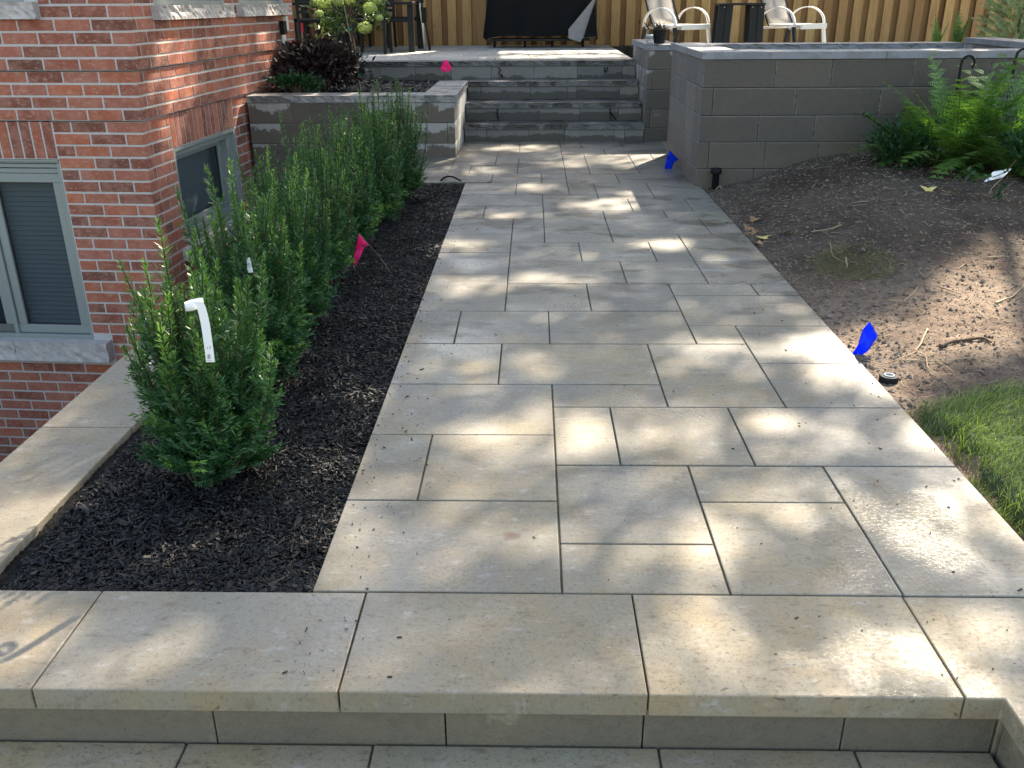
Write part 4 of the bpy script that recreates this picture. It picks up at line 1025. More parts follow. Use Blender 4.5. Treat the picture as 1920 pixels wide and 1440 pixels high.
for q in ((674,140),(666,103),(655,55)):
    c = ony(*q,10.72)-p; m = MB(); m.lathe([(.022,-.012),(.024,0),(.022,.012)],(c.x,c.y+.01,c.z),8); m.tube([c,c+Vector((.03,-.02,.015))],.004,4); m.build('tie', MT['green'], hy)
g_ = np.random.default_rng(12)
HF = [(650,-14,22),(606,4,26),(598,26,14),(617,18,13),(634,2,18),(657,4,17),(694,15,21),(711,34,12),(684,52,23),(708,2,14),(588,6,12),(676,-12,22),(720,-2,10)]
lv = []
for k,(a,b_,rp) in enumerate(HF):
    c = ony(a,b_,10.75+g_.uniform(-.13,.13))-p; rr = rp*.0066*.5*1.05; n = 420
    u_ = rdir(n) if False else unit(g_.normal(size=(n,3))); pp = np.array(c)+u_*rr*(.7+.35*g_.random((n,1)))*np.array([1,1,.8]); s_ = unit(np.cross(u_,g_.normal(size=(n,3))))
    quads('flower_head', leafq(pp-s_*.008,unit(s_+.4*u_),np.cross(s_,u_),.019,.017,.5), MT['hydf'], hy, attr=np.clip(.5+.5*u_[:,2]+.25*g_.normal(size=n),0,1))
cc = np.array([list(ony(a,b_-4,10.9)-p) for a,b_ in ((600,30),(612,38),(640,22),(628,36),(650,14),(700,30),(670,10),(690,0),(640,8),(712,20),(690,38),(622,50),(634,45))])
n = 420; ci = g_.integers(0,len(cc),n); pp = cc[ci]+g_.normal(size=(n,3))*.075; d = unit(g_.normal(size=(n,3))+np.array([0,0,-.35])); s_ = unit(np.cross(d,g_.normal(size=(n,3))))
quads('foliage', leafq(pp,d,s_,.06+.04*g_.random(n),.032+0*pp[:,0],.45,.1), MT['hydl'], hy, attr=g_.random(n))
tag(MB().build('x', MT['red']) if False else (lambda m: (m.lathe([(.026,-.006),(.034,0),(.026,.006),(.018,0),(.026,-.006)],(0,0,0),16), m.build('hose_ring', MT['red'], smooth=True))[1])(MB()), 'small red plastic ring beside the brick wall at the planter', 'ring')
rg = bpy.data.objects['hose_ring']; rg.location = ony(511,159,10.2); rg.rotation_euler = (R(80),0,.2)
m = MB(); m.tube(cable([ony(470,152,10.1),ony(478,156,10.1),ony(482,164,10.1),ony(496,163,10.1),ony(508,162,10.15)]), .010, 6); tag(m.build('hose_pipe', MT['bark'], smooth=True), 'brown hose end curling off the brick wall above the planter', 'hose')

# ------------------------------------------------------------------ fern bed on the right
def fern(loc, label, nf, L, seed, grp='ferns on the mound', tilt=(.2,1.1), lean=(0,0), extra=()):
    g_ = np.random.default_rng(seed); t = thing('fern', label, 'fern', loc, 0, grp); Vs=[]; A=[]; m = MB()
    for k in range(nf):
        az = 2.4*k+g_.normal()*.4; el = g_.uniform(*tilt); ll = L*g_.uniform(.6,1.1)
        Pn = np.zeros((26,3)); dirv = np.array([math.cos(az)*math.sin(el)+lean[0], math.sin(az)*math.sin(el)+lean[1], math.cos(el)])
        dirv = dirv/np.linalg.norm(dirv); cur = np.zeros(3)
        for i in range(26):
            Pn[i] = cur; cur = cur+dirv*ll/26; dirv = dirv+np.array([0,0,-(.010+.016*el)*(1+i/13)]); dirv /= np.linalg.norm(dirv)
        m.tube([Vector(q) for q in Pn[::5]]+[Vector(Pn[-1])],[.003]*5+[.001,.001][:len(Pn[::5])+1-5],4)
        tone = g_.uniform(.1,.9)
        for i in range(4,26,1 if L<.5 else 2):
            
            f = (i-4)/22; w_ = .085*ll/.5*math.sin(math.pi*min(1,(.12+f*.88))**.75)*.95+.006
            tt = unit(Pn[min(i+1,25)]-Pn[i-1]); a = unit(np.cross(tt,[-math.sin(az)*0,0,1.])+1e-5) if abs(tt[2])<.97 else np.array([-math.sin(az),math.cos(az),0]); 
            for sd in (-1,1):
                dd = unit(a*sd+tt*.35+np.array([0,0,-.12+.1*g_.normal()])); nl_ = 6
                q = Pn[i]+dd*w_*np.linspace(.05,.95,nl_)[:,None]; pl_ = tt; nr_ = unit(np.cross(a,tt)+.15*g_.normal(size=3))
                for s2 in (-1,1):
                    dl = unit(pl_*s2+dd*.5)[None]*np.ones((nl_,1)); sz = w_*.30*(1-np.linspace(0,.8,nl_))+.004
                    Vs.append(leafq(q,dl,np.cross(dl,nr_),sz*1.15,sz*.85)); A.append(np.clip(tone+.15*g_.normal(size=nl_),0,1))
    quads('frond', np.concatenate(Vs), MT['fern'], t, attr=np.concatenate(A)); m.build('stem', MT['fernst'], t); return t
z_ = lambda x,y: float(soil_z(np.array(x),np.array(y)))
fern((3.38,7.45,.24),'tall bright fern with upright fronds before the wall',28,1.02,31,tilt=(.1,1.2))
fern((3.85,7.25,.24),'wide fern at the right frame edge, fronds upright',26,1.05,32,tilt=(.1,1.2))
fern((3.10,7.5,.24),'fern arching left over the low bush',16,.72,35,tilt=(.3,1.0),lean=(-.3,-.1))
fern((3.55,7.35,.30),'fern at the middle of the clump, arching both ways',20,.75,36,tilt=(.3,1.35))
fern((3.62,7.05,.24),'low dark fern in front of the shepherd hook',18,.62,33,tilt=(.6,1.45))
fern((4.35,7.4,.24),'fern just outside the right edge of the bed',12,.6,34)
bush('rose_bush','leafy green bush left of the ferns, low and spreading','shrub',(2.98,7.45,.24),(.30,.28,.20),1500,.045,.026,MT['shrubl'],clumps=34,seed=41,grp='leafy bushes on the mound')
bush('rose_bush','leafy green bush under the ferns at right','shrub',(3.85,6.95,.23),(.30,.30,.20),2600,.05,.030,MT['shrubl'],clumps=40,seed=42,grp='leafy bushes on the mound')
bush('rose_bush','leafy bush nearest the viewer, behind the white card','shrub',(3.95,6.55,.22),(.26,.22,.20),1400,.05,.032,MT['shrubl'],clumps=26,seed=43,grp='leafy bushes on the mound')
# thin arching stems with leaves at the left of the bed
def sprig(pix, Y, label, n=22, l=.045, grp='leafy sprigs', mat='shrubl', seed=1):
    g_ = np.random.default_rng(seed); P = cable([ony(x,y,Y) for x,y in pix]); b0 = P[0]; t = thing('leafy_sprig', label, 'plant', b0, 0, grp)
    m = MB(); m.tube([q-b0 for q in P], [.004*(1-.7*i/len(P)) for i in range(len(P))], 5); m.build('stem', MT['bark'], t)
    pp = np.array([list(P[int(len(P)*(.25+.74*g_.random()))]-b0) for _ in range(n)]); d = unit(g_.normal(size=(n,3))+np.array([0,-.2,.2])); s_ = unit(np.cross(d,g_.normal(size=(n,3))))
    quads('leaf', leafq(pp,d,s_,l*(.6+.7*g_.random(n)),l*.55+0*pp[:,0],.45,.1), MT[mat], t, attr=g_.random(n))
sprig([(1690,300),(1672,262),(1650,236),(1628,222),(1622,208)],7.5,'thin stem arching left from the low bush to the wall',26,seed=3)
sprig([(1695,300),(1690,265),(1684,235),(1688,214)],7.55,'upright thin stem rising from the left bush',18,seed=4)
sprig([(1890,330),(1880,352),(1872,372),(1885,385)],6.3,'trailing stem hanging below the white card',26,.05,seed=5)
sprig([(1905,300),(1880,325),(1830,338),(1815,322)],6.5,'low stem with round leaves left of the white card',20,.05,seed=6)
sprig([(1700,290),(1680,320),(1672,335)],7.3,'drooping stem at the foot of the left bush',22,.045,seed=7)
sprig([(1790,300),(1765,300),(1742,298),(1730,290)],7.2,'low stem with pale leaves in the sunlit gap',14,.05,mat='hydl',seed=8)
# shepherd hooks
for (px,py,Yc,lab) in ((1815,118,7.62,'black metal garden hook curling above the ferns'),(1918,105,7.6,'black metal hook cut off by the right frame edge')):
    m = MB(); c = ony(px,py,Yc); r0 = .052
    P = [Vector((c.x-r0*.95,Yc,.18)), Vector((c.x-r0*.95,Yc,c.z-.12)), Vector((c.x-r0*1.0,Yc,c.z-.02))]
    for k in range(1,10):
        a = math.pi*(1.0-k/9*1.25); P.append(Vector((c.x+r0*math.cos(a),Yc,c.z+r0*math.sin(a))))
    m.tube(P, .010, 8); tag(m.build('garden_hook', MT['blackp'], smooth=True), lab, 'hook', 'black garden hooks')
# white card on a stick
p = ony(1870,326,6.45); m = MB()
q = [ony(1845,341,6.45),ony(1881,332,6.5),ony(1897,316,6.6),ony(1862,322,6.55)]
m.add([*q]+[v+Vector((0,.001,-.0015)) for v in q],[(0,1,2,3),(7,6,5,4),(0,4,5,1),(1,5,6,2),(2,6,7,3),(3,7,4,0)])
t = thing('plant_card', 'white plant label card tilted over the leafy bush', 'card', p)
m.v = [tuple(Vector(v)-p) for v in m.v]; m.build('card', MT['tagw'], t)
m = MB(); m.tube([(q[1]+q[2])/2-p, Vector((.03,.10,-.12)), Vector((.03,.12,-.24))], .004, 5); m.build('stick', MT['twig'], t)
q = [ony(1653,296,7.35),ony(1666,292,7.4),ony(1668,302,7.35),ony(1660,310,7.3)]; m = MB(); m.add([*q]+[v+Vector((0,.002,0)) for v in q],[(0,3,2,1),(4,5,6,7),(0,1,5,4),(1,2,6,5),(2,3,7,6),(3,0,4,7)])
tag(m.build('green_tag', MT['shrubl']), 'dark green plastic tag at the foot of the left bush', 'tag')

# ------------------------------------------------------------------ conifer and shoots beyond the far wall
g_ = np.random.default_rng(55)
t = thing('variegated_conifer', 'cream and green conifer in front of the fence, upper right', 'conifer', (6.55,13.2,.82))
n0 = 230; Vs=[];A=[]; m = MB(); m.tube([(0,0,0),(0,0,.5),(.02,0,1.2)],[.04,.03,.01],8); m.build('trunk', MT['bark'], t)
for k in range(n0):
    az = g_.random()*6.3; h0 = .05+1.25*g_.random(); rr = (.72*(1-h0/1.7)+.08)*(.6+.4*g_.random()); e = np.array([rr*math.cos(az),rr*math.sin(az),h0+.12]); s0 = np.array([0,0,h0-.05])
    P = path_pts(s0,e,np.array([0,0,-.03]),8); rng = g_; V,_ = needles(P[2:], .010, 4, .035, .012, R(48), False, 0); Vs.append(V); A.append(np.clip(g_.random()*.8+.2*g_.random(len(V)),0,1))
quads('foliage', np.concatenate(Vs), MT['conif'], t, attr=np.concatenate(A))
for (px,lab) in ((1757,'narrow green shoot before the fence, left one'),(1797,'broader green shoot before the fence, right one')):
    fern((onz(px,74,1.1).x*13.2/onz(px,74,1.1).y,13.2,.82),lab,5,.55,60+px,'green shoots behind the far wall',(.05,.22))

# ------------------------------------------------------------------ patio furniture
def chair(loc, rz, label):
    """sling chair: grey back, white seat pad, arched arms"""
    t = thing('sling_chair', label, 'chair', loc, rz, 'sling armchairs on the patio'); t.scale = (1.10,1.10,1.02)
    m = MB(); m.box(-.27,.27,-.26,.26,.335,.365); m.box(-.275,.275,-.30,-.262,.30,.372); m.build('seat', MT['cushion'], t, bevel=.012, seg=2)
    m = MB(); vs=[]; 
    for k in range(9):
        f = k/8; z = .37+.62*f; y = .24+.22*f+.03*math.sin(f*3.1); vs += [(-.255,y,z),(.255,y,z)]
    m.add(vs,[(2*i,2*i+1,2*i+3,2*i+2) for i in range(8)]); o = m.build('backrest', MT['sling'], t, smooth=True); o.modifiers.new('s','SOLIDIFY').thickness=.006
    m = MB()
    for sx in (-1,1):
        m.tube([(sx*.268,.22,.34)]+[(sx*.268,.24+.22*f+.03*math.sin(f*3.1),.37+.62*f) for f in np.linspace(0,1,7)],.011,6)
    m.tube([(-.268,.46,.99),(.268,.46,.99)],.011,6); m.build('back_frame', MT['black'], t, smooth=True)
    for sx in (-1,1):
        P=[]; 
        for k in range(15):
            a = math.pi*k/14; P.append(Vector((sx*.325, .06+.27*math.cos(a), .33+.25*math.sin(a)**.85)))
        vs=[]
        for q in P: vs += [q+Vector((-.024,0,0)), q+Vector((.024,0,0))]
        m = MB(); m.add(vs,[(2*i,2*i+1,2*i+3,2*i+2) for i in range(14)]); o = m.build('armrest', MT['white'], t, smooth=True); o.modifiers.new('s','SOLIDIFY').thickness=.012
        m = MB(); m.prism([(-.225,.33),(-.19,.33),(-.25,0),(-.29,0)], sx*.325-.02, sx*.325+.02, axis='x'); m.build('leg', MT['white'] if sx>0 else MT['black'], t)
        m = MB(); m.prism([(.29,.33),(.33,.33),(.40,0),(.36,0)], sx*.325-.02, sx*.325+.02, axis='x'); m.build('leg', MT['black'], t)
    m = MB(); m.box(-.34,.34,-.18,-.14,.30,.33); m.box(-.34,.34,.26,.30,.30,.33); m.build('rail', MT['silver'], t)
    return t
chair((2.13,14.15,.822), R(40), 'sling chair with white seat behind the potted plants')
chair((3.80,14.15,.822), R(40), 'sling chair with white seat right of black side table')
t = thing('side_table', 'tall black slatted side table between the two chairs', 'table', (2.94,14.0,.822))
m = MB(); m.box(-.32,.32,-.22,.22,.625,.655); m.build('table_top', MT['black'], t, bevel=.004)
for sx in (-1,1):
    for yy in (-.15,.15):
        m = MB()
        for dx in (-.055,.055):
            cx_ = sx*.22+dx; m.prism([(cx_-.045+sx*.02,0),(cx_+.045+sx*.02,0),(cx_+.045,.624),(cx_-.045,.624)], yy-.015, yy+.015, axis='y')
        m.build('leg', MT['black'], t)
m = MB()
for dx in (-.25,-.12,.14,.26): m.ball((dx,-.224,.60),.008,6,4)
m.build('bolt', MT['silver'], t)
# covered grill
t = thing('covered_grill', 'large grill under a dark cloth cover in front of the fence', 'grill', (.12,15.9,.822))
m = MB(); nx=44; cols=[]
def cov(u, v):   # u 0..1 round, v 0..1 up
    a = u*4; sx = .90-.10*v; sy = .34-.05*v
    if a<1: x,y=-sx+2*sx*a,-sy
    elif a<2: x,y=sx,-sy+2*sy*(a-1)
    elif a<3: x,y=sx-2*sx*(a-2),sy
    else: x,y=-sx,sy-2*sy*(a-3)
    wv = .09*(1-v)**.7*math.sin(u*62+2*math.sin(u*9)); 
    z = .14+.02*math.sin(u*37)+v*(1.05-.14)+ (.05*max(0,math.sin(u*4*math.pi)) if v<.1 else 0)
    return (x*(1+wv*.4), y+wv*(-1 if y<0 else 1)*.8, z)
vs=[cov(i/nx,j/10) for j in range(11) for i in range(nx)]; fs=[(j*nx+i,j*nx+(i+1)%nx,(j+1)*nx+(i+1)%nx,(j+1)*nx+i) for j in range(10) for i in range(nx)]+[tuple(10*nx+i for i in range(nx))]
m.add(vs,fs); o=m.build('cover', MT['cover'], t, smooth=True)
P = [ony(1115,-5,15.5),ony(1118,70,15.5),ony(1092,72,15.45),ony(1088,79,15.45),ony(1066,72,15.40),ony(1066,55,15.40)]
P = [q-t.location for q in P]; m = MB(); m.add(P,[(0,5,4,3,2),(0,2,1)]); o=m.build('cover_flap', MT['coverl'], t); o.modifiers.new('s','SOLIDIFY').thickness=.006
P = [ony(1116,2,15.46),ony(1119,69,15.46),ony(1094,71,15.42)]; P=[q-t.location for q in P]; m=MB(); m.add(P,[(0,2,1)]); o=m.build('cover_flap', MT['cover'], t); o.modifiers.new('s','SOLIDIFY').thickness=.006
for dx in (-.75,-.25,.2,.7):
    m = MB(); m.tube([(dx-.02,0,.05),(dx+.02,0,.05)],.05,14); m.build('wheel', MT['blackp'], t); 
m = MB(); m.box(-.80,.80,-.22,.22,.10,.135); m.build('base_shelf', MT['black'], t)
p = onz(1122,83,.822); m = MB(); m.tube([p,ony(1122,5,p.y),ony(1124,-20,p.y)],.012,8)
t = thing('gas_pipe', 'slim grey supply pipe with rusty hose beside the covered grill', 'pipe', p)
m.v=[tuple(Vector(v)-p) for v in m.v]; m.build('pipe', MT['silver'], t, smooth=True)
m = MB(); m.tube([q-p for q in cable([ony(1116,2,p.y-.05),ony(1121,8,p.y-.05),ony(1122,30,p.y-.05),ony(1121,52,p.y-.05)])],.014,6); m.build('hose', MT['brleaf'], t, smooth=True)
m = MB(); m.tube([q-p for q in cable([ony(1126,78,p.y-.02),ony(1132,70,p.y),ony(1142,67,p.y),ony(1152,74,p.y),ony(1160,82,p.y)])],.008,6); m.tube([q-p for q in cable([ony(1126,76,p.y-.02),ony(1140,79,p.y),ony(1156,82,p.y)])],.008,6); m.build('cord', MT['blackp'], t, smooth=True)
# pots on the wall end
c = ony(1236,78,11.1); t = thing('plant_pot', 'small black nursery pot with wilted stems on the wall end', 'pot', (c.x,11.1,1.056))
m = MB(); m.lathe([(.0,.004),(.062,.004),(.080,.14),(.086,.14),(.086,.155),(.078,.155),(.06,.09),(.0,.09)],(0,0,0),20); m.build('pot', MT['blackp'], t)
g_ = np.random.default_rng(3); n=70; pp=np.zeros((n,3)); pp[:,0]=.05*g_.normal(size=n); pp[:,1]=.03*g_.normal(size=n); pp[:,2]=.12+.05*g_.random(n); d=unit(g_.normal(size=(n,3))+np.array([-.5,-.1,.35]))
quads('wilted_leaf', leafq(pp,d,unit(np.cross(d,g_.normal(size=(n,3)))),.09+.04*g_.random(n),.016+0*d[:,0]), MT['purple'], t, attr=g_.random(n))
m = MB()
for k in range(5): m.tube([(.01*k-.02,0,.1),(-.05-.02*k,0,.17+.01*k),(-.09-.015*k,0,.16-.025*k)],.003,4)
m.build('stem', MT['brleaf'], t)
c = ony(1216,80,11.0); t = thing('glass_jar', 'small grey glass jar left of the black pot', 'jar', (c.x+.01,11.0,1.056))
m = MB(); m.lathe([(0,.002),(.036,.002),(.038,.02),(.034,.075),(.040,.08),(.040,.10),(.034,.105),(.031,.02),(0,.015)],(0,0,0),16); m.build('glass', MT['silver'], t, smooth=True)
m = MB(); m.lathe([(.0405,.055),(.0405,.072)],(0,0,0),16); m.build('band', MT['capA'], t)
# dining set
def dchair(loc, rz, label):
    t = thing('dining_chair', label, 'chair', loc, rz, 'black slat-back dining chairs')
    for sx in (-1,1):
        m = MB(); m.prism([(-.22,.45),(-.18,.45),(-.21,0),(-.25,0)], sx*.22-.02, sx*.22+.02, axis='x'); m.build('leg', MT['black'], t)
        m = MB(); m.prism([(.18,.45),(.22,.45),(.27,0),(.23,0)], sx*.22-.02, sx*.22+.02, axis='x'); m.build('leg', MT['black'], t)
        m = MB(); m.prism([(.18,.45),(.22,.45),(.30,1.0),(.27,1.0)], sx*.22-.02, sx*.22+.02, axis='x'); m.build('back_post', MT['black'], t)
    m = MB(); m.box(-.24,.24,-.24,.22,.45,.48); m.build('seat', MT['black'], t, bevel=.006)
    for k in range(6):
        z = .55+.075*k; y = .215+.08*(z-.45)/.55; m = MB(); m.box(-.20,.20,y,y+.018,z,z+.045); m.build('slat', MT['black'], t)
    return t
t = thing('dining_table', 'long black dining table with square legs behind the hydrangea', 'table', (-2.72,14.65,.822))
m = MB(); m.box(-1.05,.95,-.30,1.05,.66,.70); m.build('table_top', MT['black'], t, bevel=.005)
for x0 in (-.95,-.16,.90):
    for y0 in (-.18,.95):
        if x0 == -.16 and y0 > 0: continue
        m = MB(); m.box(x0-.045,x0+.045,y0-.04,y0+.04,0,.658); m.build('leg', MT['black'], t, bevel=.003)
m = MB(); m.box(-.90,.85,-.20,-.17,.42,.48); m.build('rail', MT['black'], t)
m = MB(); m.box(-.90,.85,.93,.96,.42,.48); m.build('rail', MT['black'], t)
dchair((-3.75,14.2,.822), R(185), 'slat-back dining chair half hidden by the house corner')
dchair((-3.30,15.9,.822), R(10), 'slat-back dining chair behind the table, left side')
dchair((-2.55,15.95,.822), R(-6), 'slat-back dining chair behind the table, right side')
dchair((-2.35,14.15,.822), R(178), 'slat-back dining chair on the near side of the table')
dchair((-3.15,14.12,.822), R(181), 'slat-back dining chair behind the hydrangea head')
t = thing('folding_chair', 'thin black folding chair seen edge-on right of the table', 'chair', (-1.72,15.1,.822), R(12))
for dx,dy in ((-.02,-.2),(.03,.2)):
    m = MB(); m.tube([(dx+.10,dy,0),(dx+.05,dy,.35),(dx-.0,dy,.62),(dx-.02,dy,1.0)],.014,6); m.build('leg', MT['black'], t, smooth=True)
    m = MB(); m.tube([(dx+.02,dy,0),(dx-.0,dy,.35),(dx-.03,dy,.62),(dx+.01,dy,.9)],.014,6); m.build('leg', MT['silver'], t, smooth=True)
m = MB(); m.box(-.03,.045,-.22,.22,.40,.62); m.build('seat', MT['blackp'], t)
m = MB(); m.box(-.05,.01,-.22,.22,.68,1.05); m.build('backrest', MT['blackp'], t)
bush('climbing_shrub','dark green shrub between the dining table legs and the fence','shrub',(-3.1,16.25,.82),(.55,.22,.45),3000,.06,.03,MT['shrubl'],clumps=40,seed=91)
bush('climbing_shrub','dark narrow shrub at the house end, before the fence','shrub',(-4.6,15.6,.82),(.35,.3,.9),2600,.06,.03,MT['shrubl'],clumps=40,seed=92)
c = ony(565,50,15.0); m = MB(); m.box(-.03,.03,-.02,.02,-.08,.06); o = m.build('lantern', MT['red']); o.location = c; tag(o,'small orange red lantern hanging beside the dark shrub','lantern')

# ------------------------------------------------------------------ unseen shade trees beyond the fence, crowns carved to place the dapple
PATCH = []   # x, y, rx, ry, strength at ground level along the sun
def tozero(p): return Vector((p.x-SD.x*p.z/SD.z, p.y-SD.y*p.z/SD.z))
def patch(px, py, rx, ry, s=1., z=0., grow=1.):
    c = onz(px,py,z); a = (onz(px+rx,py,z)-c).length; b = abs((onz(px,py-ry,z)-onz(px,py+ry,z)).y)/2
    q = tozero(c); PATCH.append((q.x,q.y,max(a*grow,.05),max(b*grow,.05),s,0.))
for a in [(1135,385,60,12,1),(1260,366,100,8,.9),(950,403,34,5,.9),(855,462,60,9,.8),(1020,469,30,3,.5),(1030,525,75,9,1),(850,538,60,14,.8),(1252,459,45,8,1),
          (1555,645,75,26,1),(1350,655,75,20,.6),(1600,690,70,12,.9),(1040,790,150,24,.7),(1095,800,55,30,.95),(865,832,45,26,.85),(980,840,90,26,.55),(1240,815,80,28,.7),(1290,790,50,20,.45),
          (715,915,75,22,.6),(1240,930,60,26,.4),(1180,985,60,22,.55),(1510,820,75,28,.45),(1420,830,40,20,.4),(1700,905,110,22,.25),(1880,1010,40,50,.4),(1250,1055,100,28,.6),(1330,1000,60,24,.3),
          (1310,1190,80,40,.72),(735,1215,60,50,.6),(690,1060,60,50,.25),(50,1240,90,60,.75),(10,1130,60,18,.7),(30,1000,100,42,.8),(120,925,30,10,.5),(1800,1190,120,30,.55),(1800,1060,60,40,.12),
          (900,1160,60,22,.4),(250,1240,60,40,.5),(990,680,40,12,.6),(770,690,30,8,.4),(1100,650,60,6,.3),(840,700,60,12,.35),
          (280,1020,110,26,.55),(560,860,70,26,.6),(640,750,50,14,.4),(600,960,40,20,.35),(430,1030,60,16,.35),
          (880,320,60,8,.7),(1000,352,30,7,.9),(1110,300,90,7,.5),(1210,290,70,6,.9),(1240,302,60,5,.8),(1070,310,40,4,.9),(980,278,60,5,.8),(880,300,30,5,.5),(1060,290,40,4,.5),(1200,375,90,6,.7),
          (1320,372,40,8,.95),(1440,1435,500,8,.35),(300,1435,300,8,.35)]: patch(*a)
# soil and lawn
for a in [(1650,620,70,18,1),(1720,600,80,26,1),(1800,580,90,34,1),(1870,540,80,40,1),(1910,500,60,26,1),(1700,650,90,20,.9),(1800,640,60,16,.8),(1880,620,60,26,.7),(1860,815,90,36,1),(1780,800,60,26,.6),(1910,915,50,40,1),(1915,760,30,15,.4)]: patch(*a,z=.05)
# patio, tread and wall tops
for a in [(980,92,260,5,1),(1150,90,60,5,1),(830,95,140,6,1),(740,97,90,5,1),(700,100,60,4,.7),(1040,106,120,3,.7),(900,108,60,3,.7),(1340,90,60,4,.3)]: patch(*a,z=.822)
for a in [(560,180,50,4,.8),(650,178,60,4,.7),(850,170,18,14,.7),(700,182,40,3,.4)]: patch(*a,z=.62)
for a in [(1700,97,250,3,.5),(1400,92,60,3,.5)]: patch(*a,z=1.11)
# yews, ferns
for (x,y,z,r_,s) in ((-1.1,2.95,.6,.20,.45),(-1.2,2.9,.8,.2,.5),(-1.1,3.7,.7,.14,.4),(-1.05,4.4,.75,.10,.25),(-1.1,5.9,.8,.1,.3),(-1.0,6.75,.6,.10,.6),(3.35,7.4,.8,.30,1),(3.5,7.3,.6,.28,1),(3.1,7.4,.6,.18,.9),(3.8,7.2,.9,.3,.9),(3.3,7.3,.5,.2,1),(-2.0,10.75,1.3,.5,.9),(-1.7,10.75,1.2,.2,.9),(-2.1,10.5,.9,.2,.6),
                    (2.2,14.1,1.3,.5,.9),(3.9,14.1,1.3,.5,.9),(6.5,13.2,1.5,.7,1)):
    q = tozero(Vector((x,y,z))); PATCH.append((q.x,q.y,r_,r_,s,0))
# vertical streaks of light on the side wall, planter side
def wallpatch(px,py0,py1,rw,s):
    for py in np.linspace(py0,py1,max(2,int((py1-py0)/12))):
        h = onside(px+ (py-py0)*.06,py); q = tozero(HM @ Vector((0,h.y,h.z))); PATCH.append((q.x,q.y,rw,rw,s,0))
for a in [(305,60,112,.07,1),(330,118,160,.09,.95),(342,165,215,.09,.9),(352,195,225,.06,.7),(388,50,90,.05,.5),(455,48,100,.06,.6),(492,45,150,.08,1),(500,140,170,.06,.6),(455,205,300,.05,.9),(310,455,480,.05,.8),(322,60,75,.04,.4),(462,160,260,.05,.6)]: wallpatch(*a)
for z in np.linspace(.05,.55,7):
    for yy in (9.9,10.2,10.7,11.1): q = tozero(Vector((-.80,yy,float(z)))); PATCH.append((q.x,q.y,.13,.11,.55,0))
PATCH += [(-5.5,5.2,1.2,1.2,1,0),(-2.4,2.9,.55,.6,1,0),(.6,3.85,.2,.15,.3,0)]
for a in [(1650,640,110,30,1),(1760,590,110,34,1),(1860,560,110,50,1),(1700,680,60,14,.9)]: patch(*a,z=.10)
PATCH = np.array(PATCH)
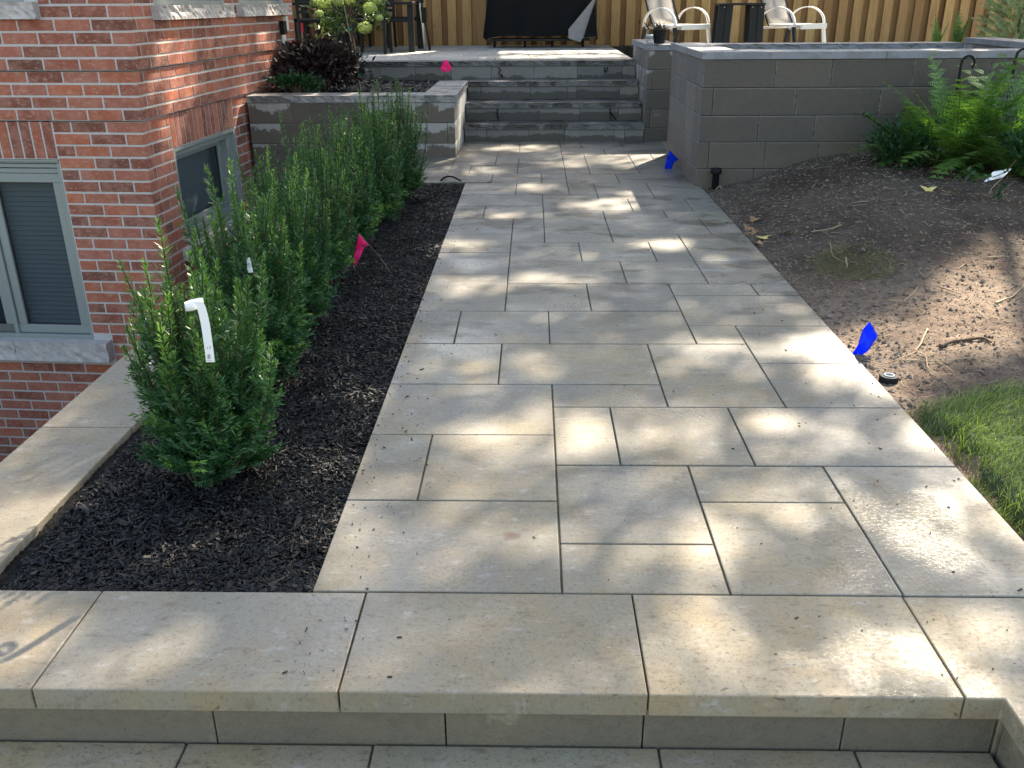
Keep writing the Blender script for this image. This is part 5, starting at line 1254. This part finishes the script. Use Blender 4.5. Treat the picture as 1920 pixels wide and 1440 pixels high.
def unseen_shade_tree(loc, label, x0,x1,y0,y1,zc,zt,n,seed):
    g_ = np.random.default_rng(seed); t = thing('unseen_shade_tree', label, 'tree', loc, 0, 'unseen shade trees with crowns carved for the dapple')
    lx, ly, lz = loc; m = MB(); top = Vector(((x0+x1)/2-lx,(y0+y1)/2-ly,zc-lz+1))
    m.tube([(0,0,0),(0.1,0,2.5),tuple(top*.55+Vector((0,0,1))),tuple(top)], [.28,.22,.17,.10], 12); m.build('trunk', MT['bark'], t, smooth=True)
    m = MB()
    for k in range(26):
        e = Vector((g_.uniform(x0,x1)-lx, g_.uniform(y0,y1)-ly, g_.uniform(zc,zt)-lz)); s0 = Vector((0,0,2.6+1.6*g_.random()))
        mid = s0.lerp(e,.5)+Vector((0,0,.5)); m.tube([s0,mid,e],[.09,.05,.012],6)
    m.build('limb', MT['bark'], t, smooth=True)
    p = np.stack([g_.uniform(x0,x1,n),g_.uniform(y0,y1,n),g_.uniform(zc,zt,n)],-1)
    cx,cy=(x0+x1)/2,(y0+y1)/2
    gx = p[:,0]-SD.x/SD.z*p[:,2]; gy = p[:,1]-SD.y/SD.z*p[:,2]
    keep = np.ones(n,bool); dens = np.ones(n); tau = n*.0034/.67/((x1-x0)*(y1-y0))
    for (a,b,ra,rb,s,_) in PATCH:
        d2 = ((gx-a)/(ra+.055))**2+((gy-b)/(rb+.055))**2
        T = min(s,.995)*np.exp(-(d2*.9)**2.2)
        dens = np.minimum(dens, -np.log(np.maximum(T,1e-3))*1.45/tau)
    near = np.clip((3.5-gy)/.8,0,1)*np.clip((gx+.75)/.25,0,1)*np.clip((2.2-gx)/.3,0,1)
    Tb = np.clip(.5+.9*fnoise(gx*1.0+3.,gy*1.6,3.1),0,1)*(.20*near+.03)
    dens = np.minimum(dens, -np.log(np.maximum(Tb*.75,6e-3))/tau)
    shut = (gx > 1.53)&(gx < 2.75)&(gy > 4.28+(gx-1.47)*1.0)&(gy < 7.3)     # crown kept solid here to force shade across the mound
    dens = np.where(shut, 1., dens)
    keep &= g_.random(n) < dens
    for (px,py,rad_) in ((1620,1050,.34),(1700,960,.32),(780,1085,.45),(720,1200,.45),(1450,905,.30)):   # leaves cut along mirror rays to put sky glare on the slabs
        o_ = onz(px,py); dv_ = (o_-Vector((0,0,HC))).normalized(); rv = np.array([dv_.x,dv_.y,-dv_.z]); q_ = p-np.array(o_)
        keep &= (~(np.linalg.norm(np.cross(q_, rv), axis=1) < rad_*(.8+.35*g_.random(n))))|shut
    p = p[keep]; n = len(p)
    d = unit(g_.normal(size=(n,3))+np.array([0,0,-.2])); s_ = unit(np.cross(d,g_.normal(size=(n,3))))
    quads('crown', leafq(p-np.array([lx,ly,lz]),d,s_,.10+.07*g_.random(n),.085+.035*g_.random(n),.4,.08), MT['canopy'], t, attr=g_.random(n))
    return t
k_ = SD.x/SD.z; k2 = SD.y/SD.z
zc, zt = 6.4, 8.2
X0, X1 = -4.2+k_*zc, 5.2+k_*zt; Y0, Y1 = 1.0+k2*zc, 11.9+k2*zt; XM = (X0+X1)/2
unseen_shade_tree((0.5,18.6,.3),'unseen shade tree beyond the fence, crown carved for dapple, left one', X0,XM,Y0,Y1,zc,zt,75000,201)
unseen_shade_tree((8.6,18.9,.3),'unseen shade tree beyond the fence, crown carved for dapple, right one', XM,X1,Y0,Y1,zc,zt,75000,202)
